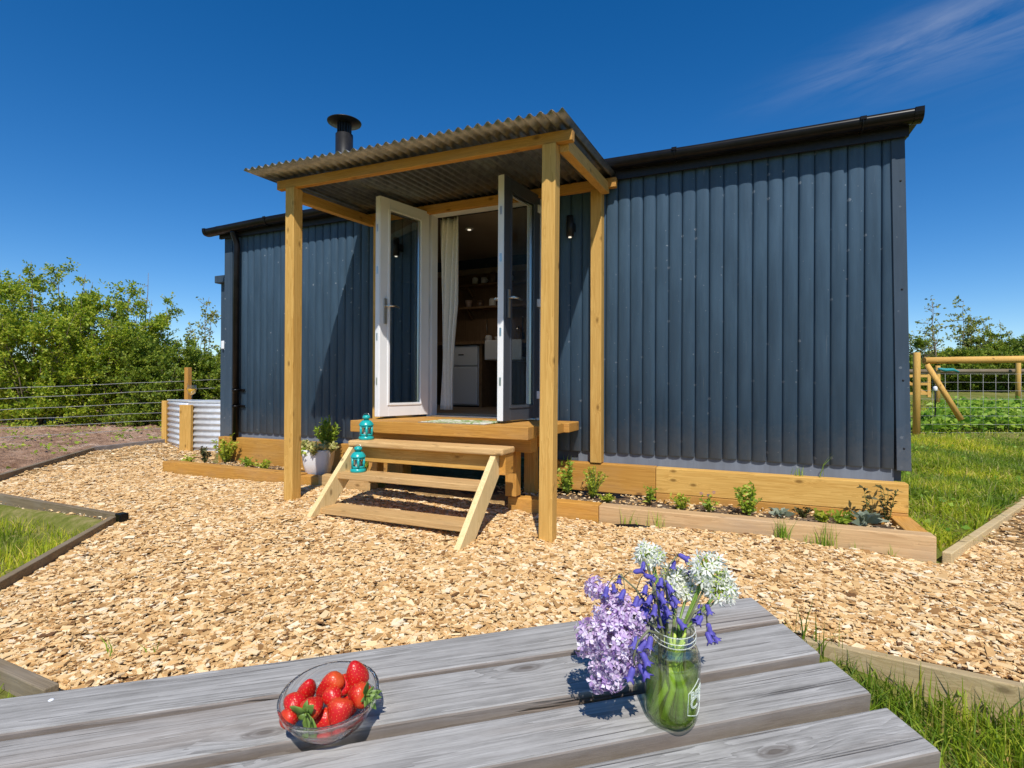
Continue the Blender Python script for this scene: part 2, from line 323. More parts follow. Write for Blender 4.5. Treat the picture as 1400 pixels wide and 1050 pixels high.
# ------------------------------------------------------------------ ground shape
def ss(x, a, b):
    t = np.clip((x-a)/(b-a), 0, 1); return t*t*(3-2*t)
PLOT = np.array([(-2.55,-2.26),(-6,-2.26),(-6,-4.5),(-2.1,-4.5),(-1.78,-3.35)])
def inside(P, x, y):
    c = np.zeros(x.shape, bool); n = len(P)
    for i in range(n):
        x1, y1 = P[i]; x2, y2 = P[(i+1) % n]
        if y1 == y2: continue
        t = ((y1 > y) != (y2 > y)) & (x < (x2-x1)*(y-y1)/(y2-y1)+x1); c = c ^ t
    return c
def G(x, y):
    x = np.asarray(x, float); y = np.asarray(y, float)
    g = -.05-.062*np.maximum(0, -1.2-y)*ss(-y, -9, 1.2)
    g = np.maximum(g, -.42)
    g = g+ss(x, 1.5, 4.5)*np.minimum(.04*np.maximum(0, y-.4), 1.2)
    g = g+.045*np.exp(-((x+1.6)**2+(y+1.1)**2)/.8)-.03*np.exp(-((x-.9)**2+(y+1.35)**2)/.4)-.045*np.exp(-((x-3.2)**2+(y+.8)**2)/.5)
    g = g+.07*np.exp(-((x+1.12)**2+(y+1.86)**2)/.07)
    g = g-.085*inside(PLOT, x, y)
    g = g-.15*ss(x, 2.18, 2.30)*ss(-y, 2.16, 2.22)
    g = g+.012*np.sin(2.1*x+.7*y)*np.sin(1.7*y-.4*x)+.006*np.sin(5.3*x-1.2)*np.sin(4.7*y)
    return g
def gz(x, y): return float(G(x, y))
CHIP = np.array([(-7.25,1.35),(-5.6,1.1),(-4.2,-.05),(-4.18,-.73),(-1.15,-.73),(-1.15,-.2),(.27,-.2),(.27,-.73),(3.22,-.73),(3.26,-.62),(4.48,1.66),(8,1.7),(8,-3.0),(3.07,-2.25),(2.30,-2.11),(2.2,-2.7),(1.2,-3.7),(-.24,-3.67),(-.75,-3.65),(-2.2,-4.4),(-1.62,-3.3),(-2.47,-2.18),(-4.75,-2.2),(-5.3,-1.72),(-7.25,.3)])
DIRT = np.array([(-4.4,1.3),(-5.9,1.3),(-7.3,1.4),(-7.3,.3),(-5.35,-1.75),(-4.8,-2.15),(-10,-2.4),(-30,-4),(-30,20),(-4.4,20)])
SOILS = [np.array([(-4.15,-.52),(3.2,-.52),(3.2,-.1),(-4.15,-.1)])]
def axis(lo, hi, st, far):
    a = list(np.arange(lo, hi+1e-6, st)); q = st
    while a[-1] < far: q *= 1.35; a.append(a[-1]+q)
    q = st; b = []
    cur = lo
    while cur > -far: q *= 1.35; cur -= q; b.append(cur)
    return np.array(b[::-1]+a)
xs = axis(-12, 11, .11, 400); ys = axis(-6, 13, .11, 400)
X, Y = np.meshgrid(xs, ys); Z = G(X, Y)
bed = inside(SOILS[0], X, Y)
Z = np.where(bed, .02+.018*np.sin(9*X)*np.sin(11*Y)+.01*np.sin(23*X+5*Y), Z)
dirt = inside(DIRT, X, Y) & (Y < 14) & (X > -14); Z = np.where(dirt, Z+.028*(np.sin(5.1*X+2*np.sin(3.3*Y))*np.sin(4.7*Y+1.7*np.sin(2.9*X)))+RNG.normal(0, .022, X.shape)-.03, Z)
Z = np.where((X > -3.9) & (X < 3.1) & (Y > 0) & (Y < 2.2), -.1, Z)
Vg = np.stack([X.ravel(), Y.ravel(), Z.ravel()], 1); nx, ny = len(xs), len(ys)
I = np.arange(nx*ny).reshape(ny, nx); Fg = np.stack([I[:-1, :-1], I[:-1, 1:], I[1:, 1:], I[1:, :-1]], -1).reshape(-1, 4)
def ground_mat(name, stops, sc, bump):
    k = NM(name); c = k.coords(rnd=False); f = k.noise(c, sc, 9, .68); g2 = k.noise(c, sc*.13, 4)
    f = k.math('ADD', k.math('MULTIPLY', f, .6), k.math('MULTIPLY', g2, .4))
    k.l(k.ramp(f, stops), k.b.inputs['Base Color']); k.b.inputs['Roughness'].default_value = .95; k.b.inputs['Specular IOR Level'].default_value = .1; k.bump(k.noise(c, sc*1.5, 8, .7), .9, bump); return k.m
M_LAWN = ground_mat('lawn_soil', [(.36, (.09, .11, .02)), (.5, (.17, .18, .035)), (.62, (.30, .25, .10))], 9, .04)
M_CHIP = ground_mat('chip_bed', [(.35, (.20, .12, .05)), (.65, (.48, .31, .14))], 30, .02)
M_DIRT = ground_mat('bare_earth', [(.36, (.24, .13, .075)), (.52, (.46, .285, .185)), (.64, (.64, .46, .34))], 6, .14)
M_SOIL = ground_mat('bed_soil', [(.36, (.09, .06, .042)), (.52, (.22, .155, .105)), (.66, (.46, .35, .24))], 26, .06)
gr = npobj('ground', Vg, Fg, M_LAWN, smooth=True); tag(gr, 'sloping garden ground of lawn, bare earth and wood chip', None, None, 'structure')
for m in (M_CHIP, M_DIRT, M_SOIL): gr.data.materials.append(m)
cx = X[:-1, :-1]+.055; cy = Y[:-1, :-1]+.055
mi = np.zeros(cx.shape, int); mi[inside(DIRT, cx, cy)] = 2; mi[inside(CHIP, cx, cy)] = 1; mi[inside(SOILS[0], cx, cy)] = 3
patch = (((cx-5.6)/1.2)**2+((cy-5.3)/.35)**2 < 1) | (((cx-8.5)/1.5)**2+((cy-11)/.5)**2 < 1); mi[patch] = 2
gr.data.polygons.foreach_set('material_index', mi.ravel().astype(np.int32))

# ------------------------------------------------------------------ wood chips
A_OUT1 = np.array([(2.4,-2.16),(4.5,-2.45),(4.5,-2.7),(2.4,-2.4)]); A_OUT2 = np.array([(-2.5,-2.25),(-1.7,-3.35),(-1.95,-3.4),(-2.75,-2.3)]); A_OUT3 = np.array([(-5.3,-1.75),(-7,.1),(-7.25,-.1),(-5.6,-1.85)])
def chips(n, poly, box, smin, smax, zlift, zadd=0):
    x = RNG.uniform(box[0], box[1], n); y = RNG.uniform(box[2], box[3], n); k = inside(poly, x, y); x = x[k]; y = y[k]; n = len(x)
    a = RNG.uniform(smin, smax, n)*RNG.uniform(.55, 1.25, n); b = a*RNG.uniform(.22, .65, n); t = RNG.uniform(.0012, .0032, n)
    th = RNG.uniform(0, 2*np.pi, n); t1 = RNG.normal(0, .13, n); t2 = RNG.normal(0, .18, n)
    z = (G(x, y) if not zadd else zadd)+RNG.uniform(0, zlift, n)+.008*np.sin(7*x+2*y)*np.sin(6*y-3*x)
    c = np.array([(-1,-1),(1,-1),(1,1),(-1,1)], float)[None]*np.ones((n, 1, 1))
    c = c*np.stack([a, b], 1)[:, None]*RNG.uniform(.72, 1.15, (n, 4, 2))
    top = np.concatenate([c, t[:, None, None]+RNG.uniform(-.002, .002, (n, 4, 1))], 2); bot = np.concatenate([c*1.02, -t[:, None, None]*np.ones((n, 4, 1))], 2)
    P = np.concatenate([bot, top], 1)
    def rot(P, ang, i, j):
        ca, sa = np.cos(ang)[:, None], np.sin(ang)[:, None]; Q = P.copy(); Q[..., i] = P[..., i]*ca-P[..., j]*sa; Q[..., j] = P[..., i]*sa+P[..., j]*ca; return Q
    P = rot(P, t1, 0, 2); P = rot(P, t2, 1, 2); P = rot(P, th, 0, 1); P = P+np.stack([x, y, z], 1)[:, None]
    f = np.array([(4,5,6,7),(0,1,5,4),(1,2,6,5),(2,3,7,6),(3,0,4,7)])
    return P.reshape(-1, 3), f
def merge(sets):
    Vs, Fs, o = [], [], 0
    for P, f in sets:
        n = len(P)//8; Fs.append((f[None]+8*np.arange(n)[:, None, None]).reshape(-1, 4)+o); Vs.append(P); o += len(P)
    return np.concatenate(Vs), np.concatenate(Fs)
Vc, Fc = merge([chips(240000, CHIP, (-5.4, 6.2, -4.3, -.2), .007, .020, .017), chips(46000, CHIP, (-5.4, 6.2, -4.3, -.2), .018, .033, .019),
                chips(1500, SOILS[0], (-4.15, 3.2, -.52, -.12), .006, .018, .01, .035), chips(260, A_OUT1, (2, 5, -2.8, -2.1), .008, .022, .01), chips(200, A_OUT2, (-3.5, -1.5, -3.6, -2.2), .008, .022, .01), chips(220, A_OUT3, (-6.5, -4, -2.4, 1.2), .008, .022, .01),
                chips(45000, CHIP, (-7.3, 8, -2.4, 1.7), .012, .032, .022)])
k = NM('wood_chip'); ri = k.n('ShaderNodeNewGeometry').outputs['Random Per Island']
col = k.ramp(ri, [(0, (.15, .07, .03)), (.04, (.34, .18, .065)), (.14, (.56, .33, .13)), (.40, (.71, .455, .20)), (.68, (.80, .56, .285)), (.9, (.86, .67, .41)), (1, (.90, .76, .54))])
fb = k.noise(k.coords((1, 1, 1), rnd=False), 240, 3, .6); col = k.mix(.35, col, k.ramp(fb, [(.3, (.5, .5, .5)), (.7, (1.25, 1.25, 1.25))]), 'MULTIPLY')
k.l(col, k.b.inputs['Base Color']); k.b.inputs['Roughness'].default_value = .75; k.b.inputs['Specular IOR Level'].default_value = .2; CHIPM = k.m
tag(npobj('wood_chips', Vc, Fc, CHIPM), 'golden wood chip mulch spread over the yard', 'wood chips', None, 'stuff')

# ------------------------------------------------------------------ grass
def blades(x, y, z, hmin, hmax, wid, lean=.5):
    n = len(x); h = RNG.uniform(hmin, hmax, n); w = wid*RNG.uniform(.6, 1.3, n); th = RNG.uniform(0, 2*np.pi, n); la = RNG.uniform(0, 2*np.pi, n); ln = h*np.abs(RNG.normal(0, lean, n))
    dx, dy = np.cos(th)*w, np.sin(th)*w; lx, ly = np.cos(la)*ln, np.sin(la)*ln
    P = np.zeros((n, 5, 3))
    for i, (t, ww) in enumerate(((0, 1), (0, -1), (.5, .75), (.5, -.75), (1, 0))):
        P[:, i, 0] = x+dx*ww+lx*t**1.8; P[:, i, 1] = y+dy*ww+ly*t**1.8; P[:, i, 2] = z+h*t*(1-.25*t*np.minimum(1, ln/h))-.01
    F = np.array([(0, 1, 3), (0, 3, 2), (2, 3, 4)])
    return P.reshape(-1, 3), (F[None]+5*np.arange(n)[:, None, None]).reshape(-1, 3)
def clump(x, y, s=1.0):
    return .5+.5*np.sin(3.1*x*s+1.3*np.sin(2.3*y*s))*np.sin(2.7*y*s+1.1*np.sin(3.7*x*s))
def lawn(n, box, poly, hmin, hmax, wid, keep=.35, lean=.5, notin=True, far=1.0):
    x = RNG.uniform(box[0], box[1], n); y = RNG.uniform(box[2], box[3], n); k = inside(poly, x, y) if poly is not None else np.ones(n, bool)
    if notin: k &= ~inside(CHIP, x, y)
    cl = clump(x, y)+.35*clump(x, y, 4.3); k &= RNG.uniform(0, 1, n) < keep+(1-keep)*cl
    k &= ~((x > -4.6) & (x < 3.28) & (y > -.75) & (y < 2.6))
    x, y, cl = x[k], y[k], cl[k]; hs_ = .55+.55*cl
    return x, y, G(x, y), hs_
def sow(name, parts, label, mat=GRASSM):
    Vs, Fs, o = [], [], 0
    for (x, y, z, hs_), hmin, hmax, wid, lean in parts:
        P, F = blades(x, y, z, hmin, hmax, wid, lean); n = len(x); P = P.reshape(n, 5, 3); P[:, :, 2] = z[:, None]+(P[:, :, 2]-z[:, None])*hs_[:, None]
        P = P.reshape(-1, 3); Vs.append(P); Fs.append(F+o); o += len(P)
    return tag(npobj(name, np.concatenate(Vs), np.concatenate(Fs), mat), label, 'grass', None, 'stuff')
A4 = lambda *p: np.array(p, float)
sow('verge_grass', [(lawn(34000, (1.7, 4.6, -4.6, -2.12), A4((1.7,-2.9),(2.32,-2.15),(3.07,-2.28),(4.6,-2.55),(4.6,-4.6),(1.7,-4.6)), 0, 0, 0, .5), .07, .23, .0034, .8)],
    'lush uneven grass below the pale edging board beside the table', VERGEM)
sow('plot_grass', [(lawn(16000, (-6, -1.6, -4.4, -2.2), A4((-2.53,-2.3),(-6,-2.3),(-6,-4.4),(-1.9,-4.4),(-1.78,-3.2)), 0, 0, 0, .25), .05, .15, .004, .6),
                   (lawn(3500, (-3.5, -.3, -4.6, -3.70), A4((-.24,-3.74),(-1,-3.74),(-2,-4.6),(-.3,-4.6)), 0, 0, 0, .5), .05, .14, .003, .6)],
    'rough grass inside the dark timber edged triangular plot')
sow('lawn_grass', [(lawn(110000, (3.2, 8, -.7, 5.5), A4((3.26,-.55),(4.5,1.75),(8,1.8),(8,5.6),(3.2,5.6)), 0, 0, 0, .15), .05, .15, .006, .95),
                   (lawn(30000, (3.1, 18, 5.2, 16), A4((3.1,5.2),(8,5.2),(18,8),(18,16),(3.1,16)), 0, 0, 0, .2), .04, .12, .012, 1.0)],
    'mown lawn rising behind the right end of the cabin')
# (weeds on the bare earth are sown with the leaf builder below)

# ------------------------------------------------------------------ the cabin
def part(mb, name, mats, thing, bevel=0, fix=False):
    """link a part whose mesh was written in place: shift it to its thing's base"""
    L0 = thing.location if thing.parent is None else thing.location+thing.parent.location
    mb.v = [(p[0]-L0.x, p[1]-L0.y, p[2]-L0.z) for p in mb.v]
    return mb.build(name, mats, thing, bevel, fix=fix)
hut = empty('garden_cabin', (-.4, 1.05, -.05), 0, 'long navy cabin clad in rounded vertical boards with open glazed double doors', 'cabin')
XL, XR = -3.95, 3.165; DX0, DX1, DZ0, DZ1 = -.96, .33, .64, 2.83
PITCHB = .1105
prof = [(0, .012), (.025, -.006), (.08, -.0115), (.20, -.0152), (.36, -.0176), (.54, -.0182), (.72, -.0170), (.86, -.0140), (.945, -.0085), (.985, .012)]
def cladding(mb, x0, x1, z0, z1, wob=0):
    k0 = math.floor((x0-1.043)/PITCHB); pts = []
    for kk in range(k0, math.ceil((x1-1.043)/PITCHB)+1):
        for t, d in prof:
            xx = 1.043+(kk+t)*PITCHB
            if x0 < xx < x1: pts.append((xx, d-.02, kk))
    rows = [z0, z0+.004, z1]
    vs = []
    for i, zz in enumerate(rows):
        for xx, d, kk in pts: vs.append((xx+.0015*math.sin(kk*2.3+zz), d+(.006 if i == 0 else 0), zz+(wob*.002*math.sin(kk*1.7) if i < 2 else 0)))
    n = len(pts); mb.add(vs, [(i*n+j, i*n+j+1, (i+1)*n+j+1, (i+1)*n+j) for i in range(2) for j in range(n-1)], 0, True)
c_ = MB(); cladding(c_, XL+.05, DX0, .395, 2.93, 1); cladding(c_, DX1, XR-.045, .395, 2.95, 1); cladding(c_, DX0, DX1, DZ1, 2.95)
part(c_, 'cladding', NAVY, hut)
w_ = MB()   # the carcass behind the boards: front panels, side walls, rear wall
w_.box(XL, DX0, .012, .07, .30, 2.95); w_.box(DX1, XR, .012, .07, .30, 2.95); w_.box(DX0, DX1, .013, .069, DZ1, 2.95); w_.box(DX0, DX1, .013, .069, .30, DZ0-.002)
w_.box(XL, XL+.06, .072, 2.3, .30, 2.95); w_.box(XR-.06, XR, .072, 2.3, .30, 2.95); w_.box(XL+.062, XR-.062, 2.24, 2.30, .30, 2.95)
part(w_, 'wall', NAVYTRIM, hut)
part(MB().box(DX1+.35, XR-.05, -.012, .010, -.05, .43), 'skirting', SKIRT, hut); part(MB().box(XL+.05, DX0-.3, -.012, .010, -.05, .43), 'skirting', SKIRT, hut)
for zz in (2.52, 1.72, 1.05, .55):
    part(MB().lathe([(.008, -.002), (.007, .003), (.003, .005)], 10, (0, 0, 0), 0, True, Matrix.Translation((XR+.006-.035*(zz-.4)/2.5, -.055, zz))@Matrix.Rotation(R_(90), 4, 'X')), 'screw', BLACKM, hut)
t = MB()   # corner trims, the right one leaning a little as the frame does
t.add([(XR-.040,-.055,.385),(XR+.050,-.055,.385),(XR+.050,.12,.385),(XR-.040,.012,.385),(XR-.085,-.055,2.93),(XR+.0,-.055,2.93),(XR+.0,.12,2.93),(XR-.085,.012,2.93)], [(0,3,2,1),(4,5,6,7),(0,1,5,4),(1,2,6,5),(2,3,7,6),(3,0,4,7)])
part(t, 'corner_trim', NAVYTRIM, hut, .004)
part(MB().box(XL-.03, XL+.11, -.05, .1, .36, 2.86), 'corner_trim', NAVYTRIM, hut, .004)
part(MB().add([(XL-.15,-.09,2.955),(XR+.1,-.09,2.955),(XR+.1,2.5,3.10),(XL-.15,2.5,3.10),(XL-.15,-.09,3.0),(XR+.1,-.09,3.0),(XR+.1,2.5,3.15),(XL-.15,2.5,3.15)], [(0,3,2,1),(4,5,6,7),(0,1,5,4),(1,2,6,5),(2,3,7,6),(3,0,4,7)]), 'roof', BLACKM, hut)
part(MB().box(XL-.08, XR+.02, -.088, -.060, 2.83, 2.952), 'fascia', BLACKM, hut)
# gutter: deep trough open at the top, with stop ends and joint brackets
g = MB(); n = 14; outer = [(-.155+.068*math.copysign(abs(math.cos(a))**.7, math.cos(a)), 2.965-.078*abs(math.sin(a))**.7) for a in [math.pi+math.pi*i/n for i in range(n+1)]]
inner = [(-.155+.062*math.copysign(abs(math.cos(a))**.7, math.cos(a)), 2.965-.071*abs(math.sin(a))**.7) for a in [2*math.pi-math.pi*i/n for i in range(n+1)]]
loop = outer+inner; GX = [-4.14, -3.2, -2.2, -1.2, -.2, .8, 1.8, 3.20]
gv = []
for xx in GX:
    dz = .010*math.sin(xx*1.9)+(-.012 if xx < -4 else 0)+.006*(xx/3)
    gv += [(xx, p, q+dz) for p, q in loop]
m = len(loop); g.add(gv, [(i*m+j, i*m+(j+1) % m, (i+1)*m+(j+1) % m, (i+1)*m+j) for i in range(len(GX)-1) for j in range(m)], 0, True)
gut = part(g, 'gutter', BLACKP, hut)
def half(x0, x1, r, s, dz):
    return MB().prism([(-.155+r*math.copysign(abs(math.cos(a))**.7, math.cos(a)), 2.965+dz-s*abs(math.sin(a))**.7) for a in [math.pi+math.pi*i/12 for i in range(13)]], 'x', x0, x1)
part(half(3.19, 3.245, .074, .086, .008), 'stop_end', BLACKP, gut); part(half(-4.165, -4.12, .074, .086, -.022), 'stop_end', BLACKP, gut)
for xx, dz in ((2.88, .0), (1.55, .004), (-3.1, -.004), (-1.95, .004)):
    b = MB(); pr = [(-.155+.072*math.copysign(abs(math.cos(a))**.7, math.cos(a)), 2.965+dz-.083*abs(math.sin(a))**.7) for a in [math.pi+math.pi*i/12 for i in range(13)]]
    b.tube([(xx, p, q) for p, q in pr], .006, 6); b.box(xx-.02, xx+.02, -.233, -.222, 2.945+dz, 2.970+dz); part(b, 'bracket', BLACKP, gut)
dp = MB(); dp.tube([(-3.70, -.155, 2.90), (-3.70, -.15, 2.86), (-3.70, -.105, 2.76), (-3.70, -.10, 2.70), (-3.70, -.10, .30)], .038, 14)
dpo = part(dp, 'downpipe', BLACKP, hut)
for zz in (.92, .72): part(MB().tube([(-3.70, -.10, zz-.012), (-3.70, -.10, zz+.012)], .047, 14).box(-3.76, -3.60, -.062, -.050, zz-.014, zz+.014), 'bracket', BLACKP, dpo)
# flue
fl = MB(); fx, fy = -2.50, .45; fl.lathe([(.106, 2.9), (.106, 4.10), (.072, 4.11)], 28, (fx, fy, 0)); flo = part(fl, 'flue', BLACKM, hut)
co = MB(); co.lathe([(.062, 4.108), (.062, 4.25)], 24, (fx, fy, 0)); co.lathe([(.08, 4.238), (.204, 4.250), (.207, 4.260), (.16, 4.284), (.03, 4.300)], 36, (fx, fy, 0))
for kk in range(16): co.box(-.005, .005, -.008, .008, 4.105, 4.243, 0, Matrix.Translation((fx+.078*math.cos(kk*.3927), fy+.078*math.sin(kk*.3927), 0)))
part(co, 'cowl', BLACKM, flo)
# lean-to cupboard on the left end, with a small white meter box
part(MB().box(-4.49, XL-.002, .3, 1.3, .1, 2.36), 'side_cupboard', NAVYTRIM, hut)
part(MB().box(-4.52, XL-.002, .22, 1.36, 2.36, 2.46), 'cupboard_roof', NAVYTRIM, hut, .01)
part(MB().box(-4.44, -4.34, .262, .298, 1.47, 1.58), 'meter_box', WHITE, hut, .008)
# interior shell
INW = plain('dim_interior_paint', (.30, .245, .19), .7, noise=.08, nscale=8)
RWM = timber('interior_boards', (.13, .075, .04), (.22, .135, .07), 'z', knots=False)
part(MB().box(XL+.061, XR-.061, .071, 2.238, .66, .70), 'floor', timber('cabin_floor', (.16, .12, .08), (.28, .21, .14), 'x'), hut)
part(MB().box(XL+.061, XR-.061, .071, 2.238, 2.86, 2.90), 'ceiling', INW, hut)
part(MB().box(XL+.061, XR-.061, 2.19, 2.236, .701, 2.70), 'lining', RWM, hut)
part(MB().box(XL+.061, XR-.061, 2.17, 2.188, 2.62, 2.70), 'cornice', INW, hut)
dl = part(MB().lathe([(.045, 2.845), (.05, 2.859)], 20, (-.93, .82, 0)), 'downlight', WHITE, hut); part(MB().lathe([(.02, 2.840), (.02, 2.844)], 16, (-.93, .82, 0)), 'bulb', LAMPLIT, dl)
lp = bpy.data.lights.new('downlight_glow', 'SPOT'); lp.energy = 11; lp.spot_size = R_(150); lp.spot_blend = .6; lp.color = (1, .84, .66); lp.shadow_soft_size = .03
lo = bpy.data.objects.new('downlight_glow', lp); link(lo, dl); lo.location = Vector((-.93, .82, 2.80))-hut.location
# door frame and leaves
df = MB(); df.box(DX0, DX0+.06, -.045, .07, DZ0, DZ1-.002); df.box(DX1-.06, DX1, -.045, .07, DZ0, DZ1-.002); df.box(DX0+.061, DX1-.061, -.045, .07, DZ1-.065, DZ1-.003)
dfo = part(df, 'door_frame', WHITE, hut, .004)
part(MB().box(DX0+.061, DX1-.061, -.06, .07, DZ0, DZ0+.045), 'threshold', STEEL, dfo, .003)
part(MB().box(-.36, -.08, -.055, -.046, DZ1-.045, DZ1-.025), 'trickle_vent', WHITE, dfo)
part(MB().box(DX0-.03, DX1+.03, -.055, -.0, DZ1, DZ1+.055), 'door_head', BLACKP, hut)
def door_leaf(hinge, free, sgn):
    """leaf from hinge to free edge; sgn = side of the leaf plane that faces indoors"""
    h = Vector((*hinge, 0)); f = Vector((*free, 0)); d = (f-h); Lw = d.length; d.normalize(); nrm = Vector((-d.y, d.x, 0))*sgn
    M = Matrix(((d.x, nrm.x, 0, h.x-hut.location.x), (d.y, nrm.y, 0, h.y-hut.location.y), (0, 0, 1, .695-hut.location.z), (0, 0, 0, 1)))
    o = bpy.data.objects.new('door', bpy.data.meshes.new('door')); H = 2.085; T = .068
    mb = MB(); s = .105
    for x0, x1, z0, z1 in ((0, s, 0, H), (Lw-s, Lw, 0, H), (s, Lw-s, 0, s+.01), (s, Lw-s, H-s, H)):
        mb.box(x0+.0005, x1-.0005, 0, T*.5, z0, z1, 0); mb.box(x0+.0005, x1-.0005, -T*.5, -.0005, z0, z1, 1)
    # raised sash step and beads on both faces
    for x0, x1, z0, z1 in ((s-.012, s+.012, s, H-s), (Lw-s-.012, Lw-s+.012, s, H-s), (s+.012, Lw-s-.012, s-.002, s+.022), (s+.012, Lw-s-.012, H-s-.012, H-s+.012)):
        mb.box(x0, x1, T*.5-.004, T*.5+.007, z0, z1, 0); mb.box(x0, x1, -T*.5-.007, -T*.5+.004, z0, z1, 1)
    mb.box(Lw-.0005, Lw+.006, -T*.42, T*.42, 0, H, 0)
    o = mb.build('door', [WHITE, DARKFOIL], hut, .003); o.matrix_local = M
    p = MB(); p.box(s+.001, Lw-s-.001, -.013, -.010, s+.012, H-s-.001); p.box(s+.001, Lw-s-.001, .010, .013, s+.012, H-s-.001); p.build('pane', PANE, o)
    sp = MB()
    for x0, x1, z0, z1 in ((s+.0015, s+.013, s+.013, H-s-.002), (Lw-s-.013, Lw-s-.0015, s+.013, H-s-.002), (s+.014, Lw-s-.014, s+.013, s+.026), (s+.014, Lw-s-.014, H-s-.014, H-s-.002)): sp.box(x0, x1, -.0095, .0095, z0, z1)
    sp.build('spacer_bar', STEEL, o)
    hd = MB()
    for q in (1, -1):
        y0 = q*(T*.5+.007); hd.box(Lw-.072, Lw-.040, min(y0, y0+q*.010), max(y0, y0+q*.010), .88, 1.12)
        hd.tube([(Lw-.056, y0+q*.005, 1.05), (Lw-.056, y0+q*.05, 1.05)], .010, 10); hd.tube([(Lw-.056, y0+q*.052, 1.05), (Lw-.12, y0+q*.056, 1.05), (Lw-.185, y0+q*.052, 1.043)], [.010, .009, .008], 10)
    hd.build('handle', STEEL, o)
    if sgn > 0:
        ky = MB(); ky.box(Lw-.06, Lw-.052, -.085, -.045, .925, .95); ky.box(Lw-.070, Lw-.042, -.088, -.080, .890, .926); ky.build('key', STEEL, o)
    for zz in (.16, 1.02, 1.90):
        MB().tube([(-.008, -T*.5-.012, zz), (-.008, -T*.5-.012, zz+.11)], .011, 10).box(-.03, .05, -T*.5-.010, -T*.5, zz+.02, zz+.09).build('hinge', WHITE if sgn < 0 else BLACKM, o)
    for zz in (.3, .72, 1.35, 1.75): MB().box(Lw+.006, Lw+.008, -.010, .010, zz, zz+.07).build('lock_plate', STEEL, o)
    return o
dL = door_leaf((-.935, -.085), (-1.09, -.69), +1)
dR = door_leaf((.285, -.085), (.200, -.70), -1); dR['label'] = 'dark outer face of the right door leaf'
# wall lights
for xx in (.62, -1.30):
    wl = part(MB().tube([(xx, -.115, 2.36), (xx, -.115, 2.55)], .034, 18).box(xx-.03, xx+.03, -.09, -.03, 2.42, 2.49), 'wall_light', BLACKM, hut)
    part(MB().lathe([(.014, 2.352), (.014, 2.3585)], 16, (xx, -.115, 0)), 'bulb', LAMPLIT, wl)

# things indoors
def thing(name, loc, label, cat, group=None): return empty(name, loc, 0, label, cat, group)
FRW = plain('fridge_enamel', (.72, .74, .78), .35); CER = plain('sink_ceramic', (.75, .74, .72), .3); DKW = plain('dark_worktop', (.20, .12, .06), .5, noise=.3, nscale=25)
fr = thing('fridge', (-1.43, 1.85, .70), 'small white two door fridge in the dim kitchen beyond the doors', 'fridge')
part(MB().box(-1.68, -1.215, 1.625, 2.15, .72, 1.53), 'body', FRW, fr, .01); part(MB().box(-1.68, -1.215, 1.585, 1.622, .735, 1.245), 'door', FRW, fr, .01); part(MB().box(-1.68, -1.215, 1.585, 1.622, 1.26, 1.53), 'freezer_door', FRW, fr, .01)
part(MB().box(-1.50, -1.42, 1.581, 1.586, 1.40, 1.415), 'badge', BLACKM, fr); part(MB().box(-1.66, -1.23, 1.63, 2.1, .70, .719), 'plinth', BLACKM, fr)
kc = thing('kitchen_counter', (-.6, 1.9, .70), 'dark wooden worktop along the kitchen back wall', 'worktop')
part(MB().box(-2.6, .6, 1.56, 2.185, 1.545, 1.585), 'worktop', DKW, kc, .004); part(MB().box(-1.19, -1.15, 1.60, 2.18, .701, 1.544), 'panel', DKW, kc); part(MB().box(-.3, .55, 1.62, 2.18, .701, 1.544), 'cupboard', DKW, kc)
sk = thing('butler_sink', (-.85, 1.8, 1.33), 'white ceramic sink under the dark worktop', 'sink')
part(MB().box(-1.08, -.55, 1.535, 1.558, 1.33, 1.59).box(-1.08, -.55, 1.559, 2.1, 1.33, 1.37), 'basin', CER, sk, .01)
part(MB().tube([(-.8, 2.12, 1.59), (-.8, 2.12, 1.78), (-.8, 2.04, 1.82), (-.8, 1.96, 1.76)], .011, 10), 'tap', STEEL, sk)
for zz, lab in ((2.415, 'upper wooden shelf with mugs on the kitchen wall'), (2.09, 'lower wooden shelf with brackets on the kitchen wall')):
    sh = thing('shelf', (-1.2, 2.1, zz), lab, 'shelf'); part(MB().box(-1.75, -.4, 1.98, 2.187, zz, zz+.028), 'board', DKW, sh)
    for xx in (-1.6, -.6): part(MB().bar((xx, 2.17, zz-.12), (xx, 2.02, zz-.012), .03, .03), 'bracket', DKW, sh)
mg = thing('mug', (-1.36, 2.06, 2.445), 'cream mug on the upper kitchen shelf', 'mug'); part(MB().lathe([(.035, 2.445), (.042, 2.455), (.042, 2.54), (.037, 2.54), (.034, 2.46)], 18, (-1.36, 2.06, 0)), 'cup', CER, mg); part(MB().tube([(-1.318, 2.06, 2.47), (-1.29, 2.06, 2.49), (-1.318, 2.06, 2.52)], .006, 8), 'handle', CER, mg)
DARKCER = plain('brown_glaze', (.14, .09, .06), .35)
jr = thing('storage_jar', (-1.22, 2.06, 2.445), 'dark storage jar beside the cream mug', 'jar'); part(MB().lathe([(.045, 2.445), (.05, 2.46), (.05, 2.56), (.035, 2.58)], 18, (-1.22, 2.06, 0)), 'body', DARKCER, jr); part(MB().lathe([(.04, 2.58), (.04, 2.60), (.012, 2.61)], 18, (-1.22, 2.06, 0)), 'lid', DARKCER, jr)
pk = thing('plant_pot', (-1.60, 2.05, 2.12), 'small pale pot on the lower kitchen shelf', 'pot'); part(MB().lathe([(.04, 2.12), (.055, 2.22), (.048, 2.22), (.035, 2.14)], 18, (-1.60, 2.05, 0)), 'pot', plain('pale_pink_glaze', (.45, .33, .28), .5), pk); part(MB().lathe([(.045, 2.20), (.045, 2.212)], 18, (-1.60, 2.05, 0)), 'soil', M_SOIL, pk)
